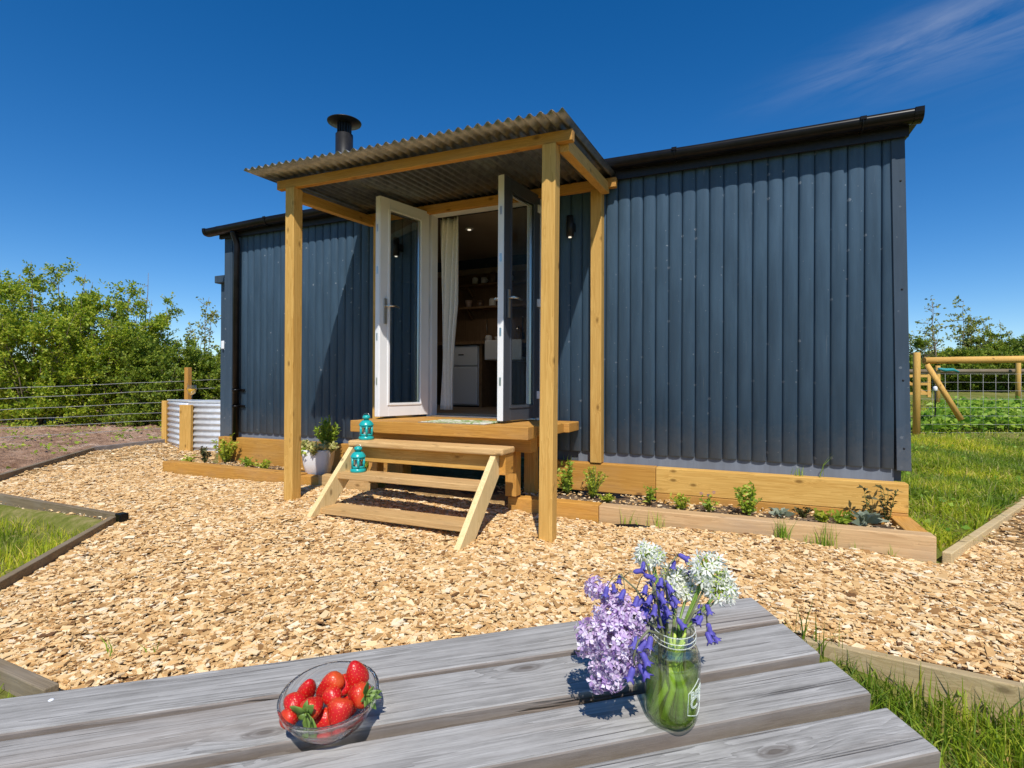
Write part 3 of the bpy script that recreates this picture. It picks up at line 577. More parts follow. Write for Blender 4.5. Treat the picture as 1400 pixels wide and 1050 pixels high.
for (xx, zz, r_, h_, m_, lab, cat) in ((-1.50, 2.445, .045, .10, CER, 'white jar at the left of the cream mug', 'jar'), (-1.08, 2.445, .042, .12, DARKCER, 'tall dark jar right of the storage jar', 'jar'), (-.95, 2.445, .05, .09, CER, 'squat white jar near the end of the upper shelf', 'jar'), (-1.42, 2.12, .055, .075, DARKCER, 'dark bowl shaped jar on the lower shelf', 'jar'), (-1.22, 2.12, .05, .11, CER, 'white canister on the lower shelf', 'canister'), (-1.02, 2.12, .055, .10, DARKCER, 'brown canister on the lower shelf', 'canister'), (-1.28, 1.587, .05, .12, CER, 'white canister on the worktop beside the bowl', 'canister')):
    o = thing('storage_jar', (xx, 2.06, zz), lab, cat, 'jars kept in the kitchen'); part(MB().lathe([(r_*.85, zz), (r_, zz+.012), (r_, zz+h_*.8), (r_*.75, zz+h_)], 18, (xx, 2.06, 0)), 'body', m_, o); part(MB().lathe([(r_*.8, zz+h_), (r_*.8, zz+h_+.015), (r_*.25, zz+h_+.022)], 18, (xx, 2.06, 0)), 'lid', DKW, o)
bw = thing('bowl', (-1.06, 1.98, 1.586), 'white bowl on the kitchen worktop by the sink', 'bowl'); part(MB().lathe([(.03, 1.586), (.04, 1.60), (.085, 1.67), (.078, 1.67), (.03, 1.61)], 22, (-1.06, 1.98, 0)), 'bowl', CER, bw); part(MB().lathe([(.034, 1.5855), (.034, 1.59)], 18, (-1.06, 1.98, 0)), 'foot', CER, bw)
for i, (xx, zz, lab) in enumerate(((-1.36, 1.93, 'steel ladle with round bowl hanging on the kitchen wall'), (-1.03, 1.97, 'dark spatula with flat blade hanging on the kitchen wall'), (-.80, 1.96, 'dark slotted spoon hanging on the kitchen wall'))):
    ut = thing('utensil', (xx, 2.17, zz), lab, 'utensil'); mt = STEEL if i == 0 else BLACKM
    part(MB().tube([(xx, 2.165, zz), (xx, 2.165, zz-.22)], .006, 8), 'handle', mt, ut); part(MB().lathe([(.008, zz-.23), (.04, zz-.27), (.035, zz-.31), (.008, zz-.33)], 14, (xx, 2.15, 0)) if i == 0 else MB().box(xx-.03, xx+.03, 2.158, 2.168, zz-.31, zz-.22), 'head', mt, ut)
    part(MB().tube([(xx, 2.188, zz), (xx, 2.16, zz+.004)], .005, 6), 'hook', STEEL, ut)
# curtain: gathered cloth hanging inside the left jamb, tied a little below its middle
CURT = plain('cream_linen', (.80, .77, .70), .85, noise=.08, nscale=60)
nu, nv = 60, 30; cv = []
for j in range(nv+1):
    v = j/nv; z = .735+v*2.03; wd = .215 if v > .55 else .215-.07*math.sin(max(0, min(1, (.55-v)/.55))*math.pi/2)
    for i in range(nu+1):
        uu = i/nu; amp = .028+.012*math.sin(v*3); cv.append((-.895+uu*wd+.012*math.sin(v*5+uu*3), .13+amp*math.sin(uu*2*math.pi*4+.6*math.sin(v*4))+.02*math.sin(uu*9+v*2), z))
cmb = MB().add(cv, [(j*(nu+1)+i, j*(nu+1)+i+1, (j+1)*(nu+1)+i+1, (j+1)*(nu+1)+i) for j in range(nv) for i in range(nu)], 0, True)
cur = thing('curtain', (-.75, .13, 2.76), 'cream curtain gathered inside the left door jamb', 'curtain'); co_ = part(cmb, 'cloth', CURT, cur); sm = co_.modifiers.new('thick', 'SOLIDIFY'); sm.thickness = .003
part(MB().tube([(-.94, .13, 2.785), (.30, .13, 2.785)], .010, 10), 'rail', BLACKM, cur)

# ------------------------------------------------------------------ porch
po = empty('porch', (-.35, -.7, -.05), 0, 'open timber porch on four posts with a corrugated tin roof', 'porch')
PX0, PX1, PY = -1.487, .904, -1.333
for (x1, y0, zb, zt, tp) in ((PX0, PY, -.1, 2.710, 0), (PX1, PY, -.15, 2.672, -.012), (PX0, -.130, .31, 2.755, 0), (PX1+.012, -.130, .31, 2.755, .008)):
    a = .1; mb = MB(); mb.add([(x1-a+tp+dx_, y0+dy_, zz) if zz < 1 else (x1-a+dx_, y0+dy_, zz) for zz in (zb, zt) for dx_, dy_ in ((0, 0), (a, 0), (a, a), (0, a))], [(0,3,2,1),(4,5,6,7),(0,1,5,4),(1,2,6,5),(2,3,7,6),(3,0,4,7)])
    part(mb, 'post', PINE['z'], po, .004)
part(MB().bar((-1.70, PY+.037, 2.752), (1.02, PY+.037, 2.712), .055, .078), 'beam', OCHRE['x'], po, .004)
part(MB().box(-1.74, 1.045, -.128, -.075, 2.757, 2.842), 'beam', OCHRE['x'], po, .004)
for xc in (PX1+.037, PX0-.1-.037+.0):
    mb = MB(); mb.bar((xc, PY+.07, 2.690-.015*(xc > 0)), (xc, -.09, 2.762), .07, .095); part(mb, 'side_beam', PINE['y'], po, .004)
# corrugated sheet, its ribs running down the slope, lapped and slightly uneven
x0, x1, pitch, amp = -1.81, 1.035, .0762, .0140; nxs = int((x1-x0)/pitch*8); vs = []
for j in range(7):
    v = j/6; y = -1.575+v*(1.575-.055)
    for i in range(nxs+1):
        x = x0+(x1-x0)*i/nxs; z = 2.786+.088*v+amp*math.cos((x-x1)/pitch*2*math.pi)-.056*(x+.4)/2.8*(1-v)+.003*math.sin(x*3+v*2)
        vs.append((x, y, z))
mb = MB().add(vs, [(j*(nxs+1)+i, j*(nxs+1)+i+1, (j+1)*(nxs+1)+i+1, (j+1)*(nxs+1)+i) for j in range(6) for i in range(nxs)], 0, True)
rs = part(mb, 'roof_sheet', PORCHTIN, po); md = rs.modifiers.new('thick', 'SOLIDIFY'); md.thickness = .0015
for xx in (-1.4, -.75, -.1, .5, .92): part(MB().lathe([(.009, 2.845), (.006, 2.852)], 8, (xx, PY+.04, -.018)), 'screw', STEEL, po)

# ------------------------------------------------------------------ deck and steps
dk = empty('deck', (-.2, -.5, 0), 0, 'low ochre timber landing in front of the doors', 'deck')
part(MB().box(-1.165, .565, -.975, -.775, .573, .675), 'front_sleeper', OCHRE['x'], dk, .006)
part(MB().box(-1.20, .60, -.770, -.57, .590, .672), 'sleeper', OCHRE['x'], dk, .006); part(MB().box(-1.20, .655, -.565, -.365, .590, .673), 'sleeper', OCHRE['x'], dk, .006); part(MB().box(-1.20, .70, -.360, -.065, .590, .672), 'sleeper', OCHRE['x'], dk, .006)
for xx, yy in ((.275, -.76), (-1.13, -.76), (.275, -.35), (-1.13, -.35)):
    b0 = gz(xx, yy)-.05 if yy > -.5 else .08
    part(MB().box(xx, xx+.10, yy, yy+.10, b0, .452), 'leg', OCHRE['z'], dk, .004)
for yy in (-.8, -.38): part(MB().box(-1.15, .52, yy, yy+.14, .454, .571 if yy < -.5 else .588), 'bearer', OCHRE['x'], dk, .005)
stp = empty('wooden_steps', (-.28, -1.4, -.05), 0, 'three tread timber steps with pale raked side strings', 'steps')
# strings
for xa, xb in ((.352, .397), (-.985, -.940)):
    b = -.115; mb = MB(); mb.prism([(-1.775, b), (-1.56, b), (-1.045, .40), (-1.045, .470), (-1.20, .472)], 'x', xa, xb); part(mb, 'string', RAW, stp, .003)
part(MB().box(-.995, .350, -1.575, -1.36, -.015, .030), 'tread', TREAD, stp, .005)
part(MB().box(-.962, .350, -1.385, -1.17, .230, .277), 'tread', TREAD, stp, .005)
part(MB().box(-.985, .462, -1.215, -.985, .475, .525), 'tread', TREAD, stp, .012)
part(MB().box(-.938, .350, -1.14, -1.10, .345, .473), 'riser', PINE['x'], stp, .003)
for xa, xb in ((.399, .45), (-.982, -.94)): part(MB().box(xa, xb, -1.098 if xa < 0 else -1.14, -.99, .32, .472), 'cleat', OCHRE['y'], stp, .003)

mt = empty('door_mat', (-.08, -.78, .675), 0, 'flat door mat with green leaf pattern on the deck', 'door mat')
k = NM('mat_weave'); c0 = k.coords(rnd=False); f = k.noise(c0, 9, 3, .5, 1.0); k.l(k.ramp(f, [(.40, (.62, .56, .46)), (.44, (.10, .20, .04)), (.52, (.30, .40, .09)), (.56, (.66, .62, .54))]), k.b.inputs['Base Color']); k.b.inputs['Roughness'].default_value = .95
part(MB().box(-.44, .17, -.94, -.56, .6765, .686), 'pile', k.m, mt, .003); MEDGE = plain('mat_edge', (.35, .27, .17), .9)
for ya in (-.955, -.555): part(MB().box(-.455, .185, ya, ya+.010, .6765, .684), 'edging', MEDGE, mt)

# lanterns
TEAL = plain('teal_enamel', (.012, .36, .35), .28, noise=.1, nscale=30); CANDLE = plain('candle_wax', (.80, .70, .55), .6)
def lantern(x, y, z, label):
    o = empty('lantern', (x, y, z), .2, label, 'lantern', 'turquoise lanterns on the steps')
    MB().lathe([(.060, 0), (.064, .004), (.064, .022), (.056, .028), (.052, .036)], 28).build('base', TEAL, o)
    cg = MB()
    for kk in range(6):
        a = kk*math.pi/3; ca, sa = math.cos(a), math.sin(a); cg.tube([(.0515*ca, .0515*sa, .034), (.0515*ca, .0515*sa, .118)], .0105, 8)
    for z0, z1 in ((.034, .050), (.104, .120)):
        cg.lathe([(.056, z0), (.056, z1), (.050, z1), (.050, z0)], 28, closed=True)
    cg.build('cage', TEAL, o)
    MB().lathe([(.0480, .036), (.0480, .119), (.0468, .119), (.0468, .036)], 28, closed=True).build('glass', PANE, o)
    MB().lathe([(.060, .119), (.064, .123), (.062, .130), (.050, .150), (.036, .163), (.030, .166)], 28).build('roof', TEAL, o)
    MB().lathe([(.022, .165), (.022, .178), (.033, .181), (.034, .192), (.030, .202), (.016, .210), (.004, .212)], 24).build('cap', TEAL, o)
    MB().tube([(.034*math.cos(a), 0, .195+.034*math.sin(a)*.9) for a in [math.pi*i/14 for i in range(15)]], .0018, 6).build('handle', STEEL, o)
    MB().lathe([(.024, .036), (.025, .04), (.025, .095), (.020, .097)], 20).build('candle', CANDLE, o)
    return o
lantern(-.832, -1.265, .277, 'turquoise metal lantern standing on the middle tread'); lantern(-.895, -1.085, .525, 'turquoise metal lantern standing on the top tread')

# ------------------------------------------------------------------ raised beds
rb = empty('raised_bed', (2., -.4, -.1), 0, 'long pale sleeper flower bed right of the porch', 'raised bed')
part(MB().box(.273, 1.05, -.70, -.58, -.22, .062), 'sleeper', OCHRE['x'], rb, .006)
part(MB().add([(1.053,-.70,-.25),(3.20,-.70,-.29),(3.20,-.58,-.29),(1.053,-.58,-.25),(1.053,-.70,.060),(3.20,-.70,.070),(3.20,-.58,.070),(1.053,-.58,.062)], [(0,3,2,1),(4,5,6,7),(0,1,5,4),(1,2,6,5),(2,3,7,6),(3,0,4,7)]), 'sleeper', PALE, rb, .008)
part(MB().box(3.065, 3.195, -.577, -.117, -.2, .065), 'end_sleeper', OCHRE['y'], rb, .006)
part(MB().box(.42, 1.395, -.115, -.015, .05, .303), 'back_sleeper', OCHRE['x'], rb, .006); part(MB().box(1.398, 3.185, -.115, -.015, .085, .300), 'back_sleeper', PINE['x'], rb, .006); part(MB().box(1.40, 3.185, -.114, -.02, -.16, .083), 'back_sleeper', OCHRE['x'], rb, .006)
lb = empty('raised_bed', (-2.7, -.4, -.1), 0, 'ochre sleeper flower bed left of the porch', 'raised bed')
part(MB().box(-4.17, -2.05, -.70, -.58, -.2, .085), 'sleeper', OCHRE['x'], lb, .006); part(MB().box(-2.045, -1.80, -.695, -.58, -.2, .07), 'sleeper', OCHRE['y'], lb, .006); part(MB().box(-1.797, -1.16, -.70, -.58, -.2, .095), 'sleeper', TREAD, lb, .006)
part(MB().box(-3.99, -1.65, -.115, -.015, .0, .333), 'back_sleeper', OCHRE['x'], lb, .006); part(MB().box(-1.647, -1.16, -.115, -.015, .0, .31), 'back_sleeper', OCHRE['x'], lb, .006)

# ------------------------------------------------------------------ edging boards
def board(pts, h, th, mat, label, name='edging_board', grp='timber boards edging the wood chip'):
    (xa, ya, za), (xb, yb, zb) = pts; L0 = Vector(((xa+xb)/2, (ya+yb)/2, (za+zb)/2-h)); o = MB()
    o.bar(Vector((xa, ya, za-h/2))-L0, Vector((xb, yb, zb-h/2))-L0, th, h)
    q = o.build(name, mat, None, .005); q.location = L0; tag(q, label, 'edging board', grp)
    return q
bdl = [(((-2.44, -2.16, -.045), (-4.9, -2.20, -.02)), .2, .045, BOARD['x'], 'brown board along the far side of the triangular grass plot'),
       (((-2.44, -2.22, -.045), (-1.60, -3.38, -.115)), .2, .045, BOARD['y'], 'dark board along the near side of the triangular grass plot'),
       (((-5.25, -1.80, .0), (-7.05, .12, .015)), .2, .05, BOARD['x'], 'long dark board between the chips and the bare earth'),
       (((-7.08, .13, .02), (-7.10, 1.35, .04)), .2, .06, plain('grey_edging', (.21, .18, .16), .8, noise=.3, nscale=12), 'grey edging board by the corrugated box'),
       (((-.24, -3.69, -.13), (-1.6, -3.66, -.13)), .2, .05, BOARD['x'], 'greyish board at the near left edge beside the table'),
       (((2.29, -2.135, -.105), (4.8, -2.49, -.085)), .3, .045, BOARDPALE, 'long pale board holding back the chips right of the table'),
       (((3.25, -.70, -.02), (4.60, 1.78, .02)), .18, .05, BOARDPALE, 'pale board between the chips and the lawn by the cabin')]
for a in bdl: board(*a)
tag(MB().box(-.04, .04, -.03, .03, -.12, .02).build('corner_cap', BLACKP, None, .006, loc=(-2.42, -2.17, -.05)), 'black plastic cap at the corner of the triangular plot', 'cap')
tag(MB().box(-.03, .03, -.03, .03, -.25, 0).build('edging_stake', BOARDPALE, None, .004, loc=(2.30, -2.19, -.12)), 'short square stake at the left end of the long pale board', 'stake')
tag(MB().tube([(1.18, -.75, -.075), (1.35, -.755, -.055), (1.62, -.75, -.07)], .018, 8).build('drain_pipe', BLACKP), 'short black pipe lying at the foot of the pale sleeper', 'pipe')

# ------------------------------------------------------------------ foliage builders
def at(px, py, depth):
    """point seen at photo pixel (px, py) at a given distance along the view axis"""
    return CAM+(fw+rt*((px-700)/738)-up*((py-525)/738))*depth
def leaf_arrays(P, D, L, Wd, fold=.15, droop=.0):
    n = len(P); D = D/np.maximum(1e-6, np.linalg.norm(D, axis=1, keepdims=True)); A = RNG.normal(0, 1, (n, 3)); A[:, 2] += .6
    Sd = np.cross(D, A); Sd /= np.maximum(1e-6, np.linalg.norm(Sd, axis=1, keepdims=True)); N_ = np.cross(Sd, D)
    L = np.asarray(L)*np.ones(n); Wd = np.asarray(Wd)*np.ones(n)
    V = np.zeros((n, 4, 3)); V[:, 0] = P; V[:, 2] = P+D*L[:, None]-np.array([0, 0, 1])*droop*L[:, None]
    m_ = P+D*(L*.48)[:, None]+N_*(L*fold)[:, None]; V[:, 1] = m_+Sd*(Wd/2)[:, None]; V[:, 3] = m_-Sd*(Wd/2)[:, None]
    F = np.arange(4*n).reshape(n, 4); return V.reshape(-1, 3), F
def leafobj(name, P, D, L, Wd, mat, parent, fold=.15, droop=0):
    V, F = leaf_arrays(np.asarray(P, float), np.asarray(D, float), L, Wd, fold, droop); o = npobj(name, V, F, mat, parent, True); return o
def bush(name, loc, H, Wd, label, cat, leaf, nst=9, nbr=13, ntw=6, nlf=9, lsize=.085, group=None, spread=1.0, crown=.12, seed=0, twig=.012):
    """shrub or sapling grown as stems > branches > twigs with leaves along the twigs"""
    q = np.random.default_rng(seed); root = empty(name, loc, q.uniform(0, 6.28), label, cat, group); wood = MB(); LP, LD = [], []
    for i in range(nst):
        a = q.uniform(0, 6.283); lean = q.uniform(.05, 1)**.8*Wd*.5*spread; hh = H*q.uniform(.62, 1.0)*(1-.30*(lean/(Wd*.5+1e-6)))
        b0 = np.array([math.cos(a)*lean*.18, math.sin(a)*lean*.18, -.06]); pts = []
        for t in np.linspace(0, 1, 8):
            pts.append(b0+np.array([math.cos(a)*lean*t**1.3, math.sin(a)*lean*t**1.3, hh*t])+q.normal(0, .035*Wd*.5*t+.001, 3)*(1, 1, .4))
        r0_ = max(.010, .0075*hh); wood.tube(pts, [r0_*(1-.85*t) for t in np.linspace(0, 1, 8)], 5)
        for j in range(nbr):
            t = q.uniform(crown, 1.0); k_ = t*7; i0 = min(6, int(k_)); p = pts[i0]+(pts[i0+1]-pts[i0])*(k_-i0)
            aa = q.uniform(0, 6.283); ln = (.14+.23*(1-t))*min(Wd, H*.8)*q.uniform(.5, 1.2); d = np.array([math.cos(aa), math.sin(aa), q.uniform(-.15, .75)]); d /= np.linalg.norm(d)
            e = p+d*ln; mid = p+d*ln*.5+q.normal(0, .04*ln, 3); wood.tube([p, mid, e], [twig*.6, twig*.42, twig*.2], 3, 0, False)
            for s_ in range(ntw):
                tt = q.uniform(.15, 1.05); pp = p+(e-p)*tt; td = d*.5+q.normal(0, .7, 3); td /= np.linalg.norm(td); tl = q.uniform(.12, .30)*min(1.2, .5+ln)
                for l_ in range(nlf):
                    LP.append(pp+td*tl*q.uniform(0, 1)+q.normal(0, .025, 3)); LD.append(td*.5+q.normal(0, .7, 3)+np.array([0, 0, .15]))
    wood.build('branches', TWIG, root)
    n = len(LP); leafobj('foliage', LP, LD, lsize*RNG.uniform(.6, 1.25, n), lsize*.62*RNG.uniform(.7, 1.2, n), leaf, root)
    return root

# ------------------------------------------------------------------ hedge on the left, trees on the right
HL = ['tall yellow green hawthorn bush at the left edge of the hedge', 'full yellow green bush second from the left in the hedge', 'broad sunlit bush rising highest in the left hedge', 'yellow green bush with bare twigs in the middle of the left hedge',
      'twiggy bush with thin top shoots in the left hedge', 'lower bush sloping down behind the wire fence', 'dark green bush low behind the wire fence post', 'dark rounded bush behind the corrugated box', 'dark bush close beside the cabin end', 'bush half hidden behind the cabin end', 'spreading bush beyond the left edge of the hedge']
for i, (px, d, top, wd, dark) in enumerate(((-10, 14.2, 352, 3.0, 0), (45, 13.6, 362, 2.8, 0), (95, 14.6, 366, 2.8, 0), (140, 14.0, 378, 2.6, 0), (185, 15.0, 384, 2.4, 0), (205, 13.6, 440, 2.4, 1), (240, 14.2, 458, 2.4, 1), (275, 15.2, 446, 2.4, 1), (312, 14.4, 450, 2.4, 1), (345, 15.6, 452, 2.4, 0), (-75, 14, 350, 3.0, 0))):
    p = at(px, 526, d); b0 = gz(p.x, p.y); H = (1+(526-top)*d/738-b0)*(1.02 if dark else 1.13)
    bush('hedge_bush', (p.x, p.y, b0), H, wd, HL[i], 'bush', HEDGELEAF2 if dark else HEDGELEAF, 12 if not dark else 10, 19, 9, 13, .074, 'hedge bushes behind the wire fence', 1.0, .03, 100+i)
p = at(272, 526, 16.2); bush('sapling', (p.x, p.y, gz(p.x, p.y)), 4.2, 1.9, 'thin airy sapling standing above the hedge beside the cabin', 'sapling', SPARSELEAF, 4, 12, 4, 4, .09, 'saplings above the hedges', .7, .35, 77, .02)
p = at(196, 526, 15.6); bush('sapling', (p.x, p.y, gz(p.x, p.y)), 4.5, 1.5, 'twiggy half bare sapling rising from the middle of the left hedge', 'sapling', SPARSELEAF, 6, 9, 3, 2, .08, 'saplings above the hedges', .8, .3, 78, .02)
HR = ['dense hedge bush behind the cabin right corner', 'low dense bush behind the round fence post', 'dense dark bush behind the far rail', 'bushy dark hedge tree at the right edge', 'wide dark bush beyond the right edge', 'dense green bush between the far bushes', 'low hedge bush filling the gap by the cabin corner', 'low hedge bush under the bare sapling', 'low hedge bush under the leafy saplings', 'low hedge bush near the right edge', 'hedge bush just beyond the right edge', 'tall hedge bush continuing the line past the right edge', 'rounded hedge bush far past the right edge', 'last hedge bush of the right hand line']
for i, (px, d, top, wd) in enumerate(((1225, 24, 450, 4.2), (1278, 25, 462, 4.0), (1335, 24, 456, 4.2), (1398, 23, 436, 4.4), (1460, 24, 430, 4.4), (1305, 27, 452, 4.2), (1248, 22, 466, 3.6), (1300, 22.5, 468, 3.6), (1352, 22, 458, 3.6), (1385, 21.5, 452, 3.6), (1425, 21, 440, 3.8), (1520, 22, 440, 4.4), (1610, 22, 446, 4.4), (1700, 22, 440, 4.4))):
    p = at(px, 526, d); b0 = gz(p.x, p.y); H = 1+(526-top)*d/738-b0
    bush('hedge_bush', (p.x, p.y, b0), H, wd, HR[i], 'bush', HEDGELEAF if i in (1, 5) else HEDGELEAF2, 11, 17, 8, 11, .10, 'hedge bushes behind the far rail', 1.1, .03, 200+i, .02)
SR = ['bare twiggy sapling left of the leafy saplings at right', 'leafy airy sapling tallest above the right hedge', 'second leafy sapling beside the tallest one', 'slim sapling near the right edge of the sky', 'small sapling just beside the cabin right corner']
for i, (px, d, top, nl, nst) in enumerate(((1281, 23, 392, 1, 5), (1325, 24, 388, 6, 5), (1352, 25, 404, 5, 4), (1378, 24, 402, 4, 3), (1258, 24, 420, 4, 4))):
    p = at(px, 526, d); b0 = gz(p.x, p.y); H = 1+(526-top)*d/738-b0
    bush('sapling', (p.x, p.y, b0), H, 2.3, SR[i], 'sapling', SPARSELEAF, nst, 10, 4, nl, .13, 'saplings above the right hedge', .75, .4, 300+i, .028)

# ------------------------------------------------------------------ left: wire fence, corrugated box, goblet
WIRE = plain('fence_wire', (.42, .41, .39), .55, .1)
wf = empty('wire_fence', at(140, 575, 11.4), 0, 'six strand wire fence with a wooden post before the hedge', 'fence')
wf.location.z = gz(wf.location.x, wf.location.y)
for yl, yr in ((531, 518.6), (545, 530), (560, 546), (574, 560), (585, 570.5), (598, 581)):
    A, B = at(0, yl, 9.7), at(300, yr, 13.8); dd = B-A; P0, P1 = A-dd*1.2, B+dd*.35
    part(MB().tube([P0.lerp(P1, t)-Vector((0, 0, .012*math.sin(t*math.pi*6)**2)) for t in [i/18 for i in range(19)]], .0058, 5), 'wire', WIRE, wf)
pp = at(257, 526, 12.9); b0 = gz(pp.x, pp.y)
part(MB().box(pp.x-.065, pp.x+.065, pp.y-.05, pp.y+.05, b0-.1, 1.38), 'post', OCHRE['z'], wf, .006)
pq = at(-120, 526, 8.0); part(MB().box(pq.x-.065, pq.x+.065, pq.y-.05, pq.y+.05, gz(pq.x, pq.y)-.1, 1.25), 'post', OCHRE['z'], wf, .006)

bxo = empty('corrugated_box', (-5.9, 1.0, -.05), 0, 'corrugated galvanised garden box with thick wooden corner posts', 'garden box')
bc = at(257, 613, 8.45); K0 = Vector((bc.x, bc.y, 0))                # its near corner
eL = (at(228, 600, 9.35)-K0); eL.z = 0; eR = (at(305, 605, 8.3)-K0); eR.z = 0; eR = eR.normalized()*1.25
eLn = eL.normalized(); zb, zt = -.08, .70
def corr_panel(a, b, n=None):
    mb = MB(); rows = 72; d = (b-a).normalized(); nr = Vector((d.y, -d.x, 0)); vs = []
    for i in range(rows+1):
        z = zb+(zt-zb)*i/rows; off = nr*(.013*math.cos(i/rows*2*math.pi*8.5)); vs += [tuple(a+off+Vector((0, 0, z))), tuple(b+off+Vector((0, 0, z)))]
    return mb.add(vs, [(2*i, 2*i+1, 2*i+3, 2*i+2) for i in range(rows)], 0, True)
for a, b in ((K0+eL, K0), (K0, K0+eR)):
    q = part(corr_panel(a, b), 'side_panel', BOXTIN, bxo); md = q.modifiers.new('thick', 'SOLIDIFY'); md.thickness = .002
for P_ in (K0+eL, K0, K0+eR):
    d = eR.normalized(); o_ = P_-Vector((-d.y, d.x, 0))*.035
    part(MB().bar(o_+Vector((0, 0, -.1)), o_+Vector((0, 0, .665 if P_ == K0 else .70)), .055, .21 if P_ == K0 else .10, upv=d), 'corner_post', PINE['z'], bxo, .005)
q4 = [K0+eL, K0, K0+eR, K0+eL+eR]
tp = MB().add([tuple(p+Vector((0, 0, z))) for z in (.702, .722) for p in q4], [(0,1,2,3)[::-1], (4,5,6,7), (0,1,5,4), (1,2,6,5), (2,3,7,6), (3,0,4,7)]); part(tp, 'top', BOXTIN, bxo)
pb = MB().bar(K0+eR*.62+Vector((0, 0, .25))-Vector((-eR.normalized().y, eR.normalized().x, 0))*.03, K0+eR*.86+Vector((0, 0, .66))-Vector((-eR.normalized().y, eR.normalized().x, 0))*.03, .02, .07, upv=(0, 0, 1)); part(pb, 'brace', PINE['x'], bxo, .004)
gp = K0+eL*.30+eR*.16; gb = thing('goblet', (gp.x, gp.y, .722), 'stemmed glass of orange drink standing on the corrugated box', 'glass')
part(MB().lathe([(.045, .722), (.044, .726), (.007, .732), (.006, .80), (.014, .81), (.052, .845), (.066, .91), (.060, .975), (.058, .975), (.064, .91), (.050, .847), (.004, .815)], 24, (gp.x, gp.y, 0)), 'glass', THINGLASS, gb)
part(MB().lathe([(.010, .816), (.048, .848), (.0615, .905), (.0615, .912)], 24, (gp.x, gp.y, 0)), 'drink', plain('orange_juice', (.85, .45, .03), .4), gb)

# ------------------------------------------------------------------ right: post and rail fence, netting, crops
def wpost(mb, p, r, z0, z1): return mb.tube([(p.x, p.y, z0), (p.x, p.y, z1-.012), (p.x, p.y, z1)], [r*1.06, r, r*.9], 14)
rf = at(1253, 592, 8.95); fe = empty('rail_fence', (rf.x, rf.y, gz(rf.x, rf.y)), 0, 'peeled round post and rail fence with wire netting at right', 'fence')
zt = at(1253, 482, 8.95).z
part(wpost(MB(), rf, .052, gz(rf.x, rf.y)-.1, zt), 'post', PINE['z'], fe)
R0, R1 = at(1263, 493, 9.0), at(1640, 488, 9.0); part(MB().tube([R0, R0.lerp(R1, .5), R1], [.056, .06, .062], 12), 'rail', PINE['x'], fe)
part(MB().tube([at(1267, 498, 9.0), at(1314, 574, 8.8)], [.042, .045], 12), 'brace', PINE['z'], fe)
rp = at(1640, 592, 8.95); part(wpost(MB(), rp, .052, gz(rp.x, rp.y)-.1, zt), 'post', PINE['z'], fe)
net = MB()
for kk in range(8):
    yy = 511+kk*11.5; net.tube([at(1258, yy, 9.02), at(1640, yy+1, 9.02)], .0022, 4)
for kk in range(22): net.tube([at(1275+kk*17.3, 511, 9.02), at(1275+kk*17.3, 592, 9.02)], .0022, 4)
part(net, 'netting', WIRE, fe)
ff = empty('far_fence', at(1330, 545, 14), 0, 'distant post and rail fence along the far side of the vegetable plot', 'fence'); ff.location.z = gz(ff.location.x, ff.location.y)
A, B = at(1225, 508, 14), at(1560, 507, 14.6); part(MB().tube([A, A.lerp(B, .5), B], .06, 8), 'rail', BOARD['x'], ff)
for px, yt in ((1282, 500), (1392, 493), (1500, 493)):
    p = at(px, 550, 14); part(wpost(MB(), p, .055, gz(p.x, p.y)-.1, at(px, yt, 14).z), 'post', PINE['z'], ff)
gg = empty('trellis_gate', at(1255, 545, 15), 0, 'small braced wooden gate behind the round post', 'gate'); gg.location.z = gz(gg.location.x, gg.location.y)
for (a, b) in (((1228, 512), (1228, 545)), ((1270, 511), (1270, 543))): part(MB().bar(at(*a, 15), at(*b, 15), .07, .07, (1, 0, 0)), 'stile', PINE['z'], gg)
for yy in (514, 525, 538): part(MB().bar(at(1228, yy, 15), at(1270, yy, 15), .03, .07), 'bar', PINE['x'], gg)
part(MB().bar(at(1230, 515, 15.05), at(1269, 540, 15.05), .03, .07), 'brace', PINE['x'], gg)
es = at(1278.5, 575, 9.6); eo = empty('fence_stake', (es.x, es.y, gz(es.x, es.y)), 0, 'thin dark stake with a white insulator by the netting', 'stake')
part(MB().tube([(es.x, es.y, gz(es.x, es.y)-.1), (es.x, es.y, 1.30)], .012, 8), 'rod', BLACKM, eo); part(MB().lathe([(.02, .0), (.034, .02), (.034, .07), (.018, .09)], 10, (es.x, es.y, at(1278, 535, 9.6).z)), 'insulator', WHITE, eo)
tag(MB().tube([at(1283, 504, 13.9), at(1292, 506, 13.9), at(1303, 505.5, 13.9), at(1311, 508.5, 13.9)], [.03, .045, .04, .02], 8).build('tarpaulin_roll', plain('teal_cloth', (.03, .26, .27), .7)), 'small roll of green blue cloth hung on the far rail', 'cloth')
n = 16000; p0, u1, v1 = at(1235, 560, 9.3), at(1480, 560, 9.3), at(1300, 540, 14); P = np.array(p0)+RNG.uniform(0, 1, (n, 1))*np.array(u1-p0)+RNG.uniform(0, 1, (n, 1))*np.array(v1-p0)
cl = clump(P[:, 0]*1.2, P[:, 1]*1.2, 1.4); ok = RNG.uniform(0, 1, n) < .25+.75*cl; P, cl = P[ok], cl[ok]; P[:, 2] = G(P[:, 0], P[:, 1])+RNG.uniform(.02, .16, len(P))+.20*cl*RNG.uniform(.2, 1, len(P))
D = RNG.normal(0, 1, P.shape); D[:, 2] = np.abs(D[:, 2])*.5; Vl, Fl = leaf_arrays(P, D, RNG.uniform(.08, .17, len(P)), RNG.uniform(.05, .10, len(P)), .1, .25)
tag(npobj('vegetable_crop', Vl, Fl, VEGM, None, True), 'low leafy vegetable crop growing behind the netting', 'crop', None, 'stuff')

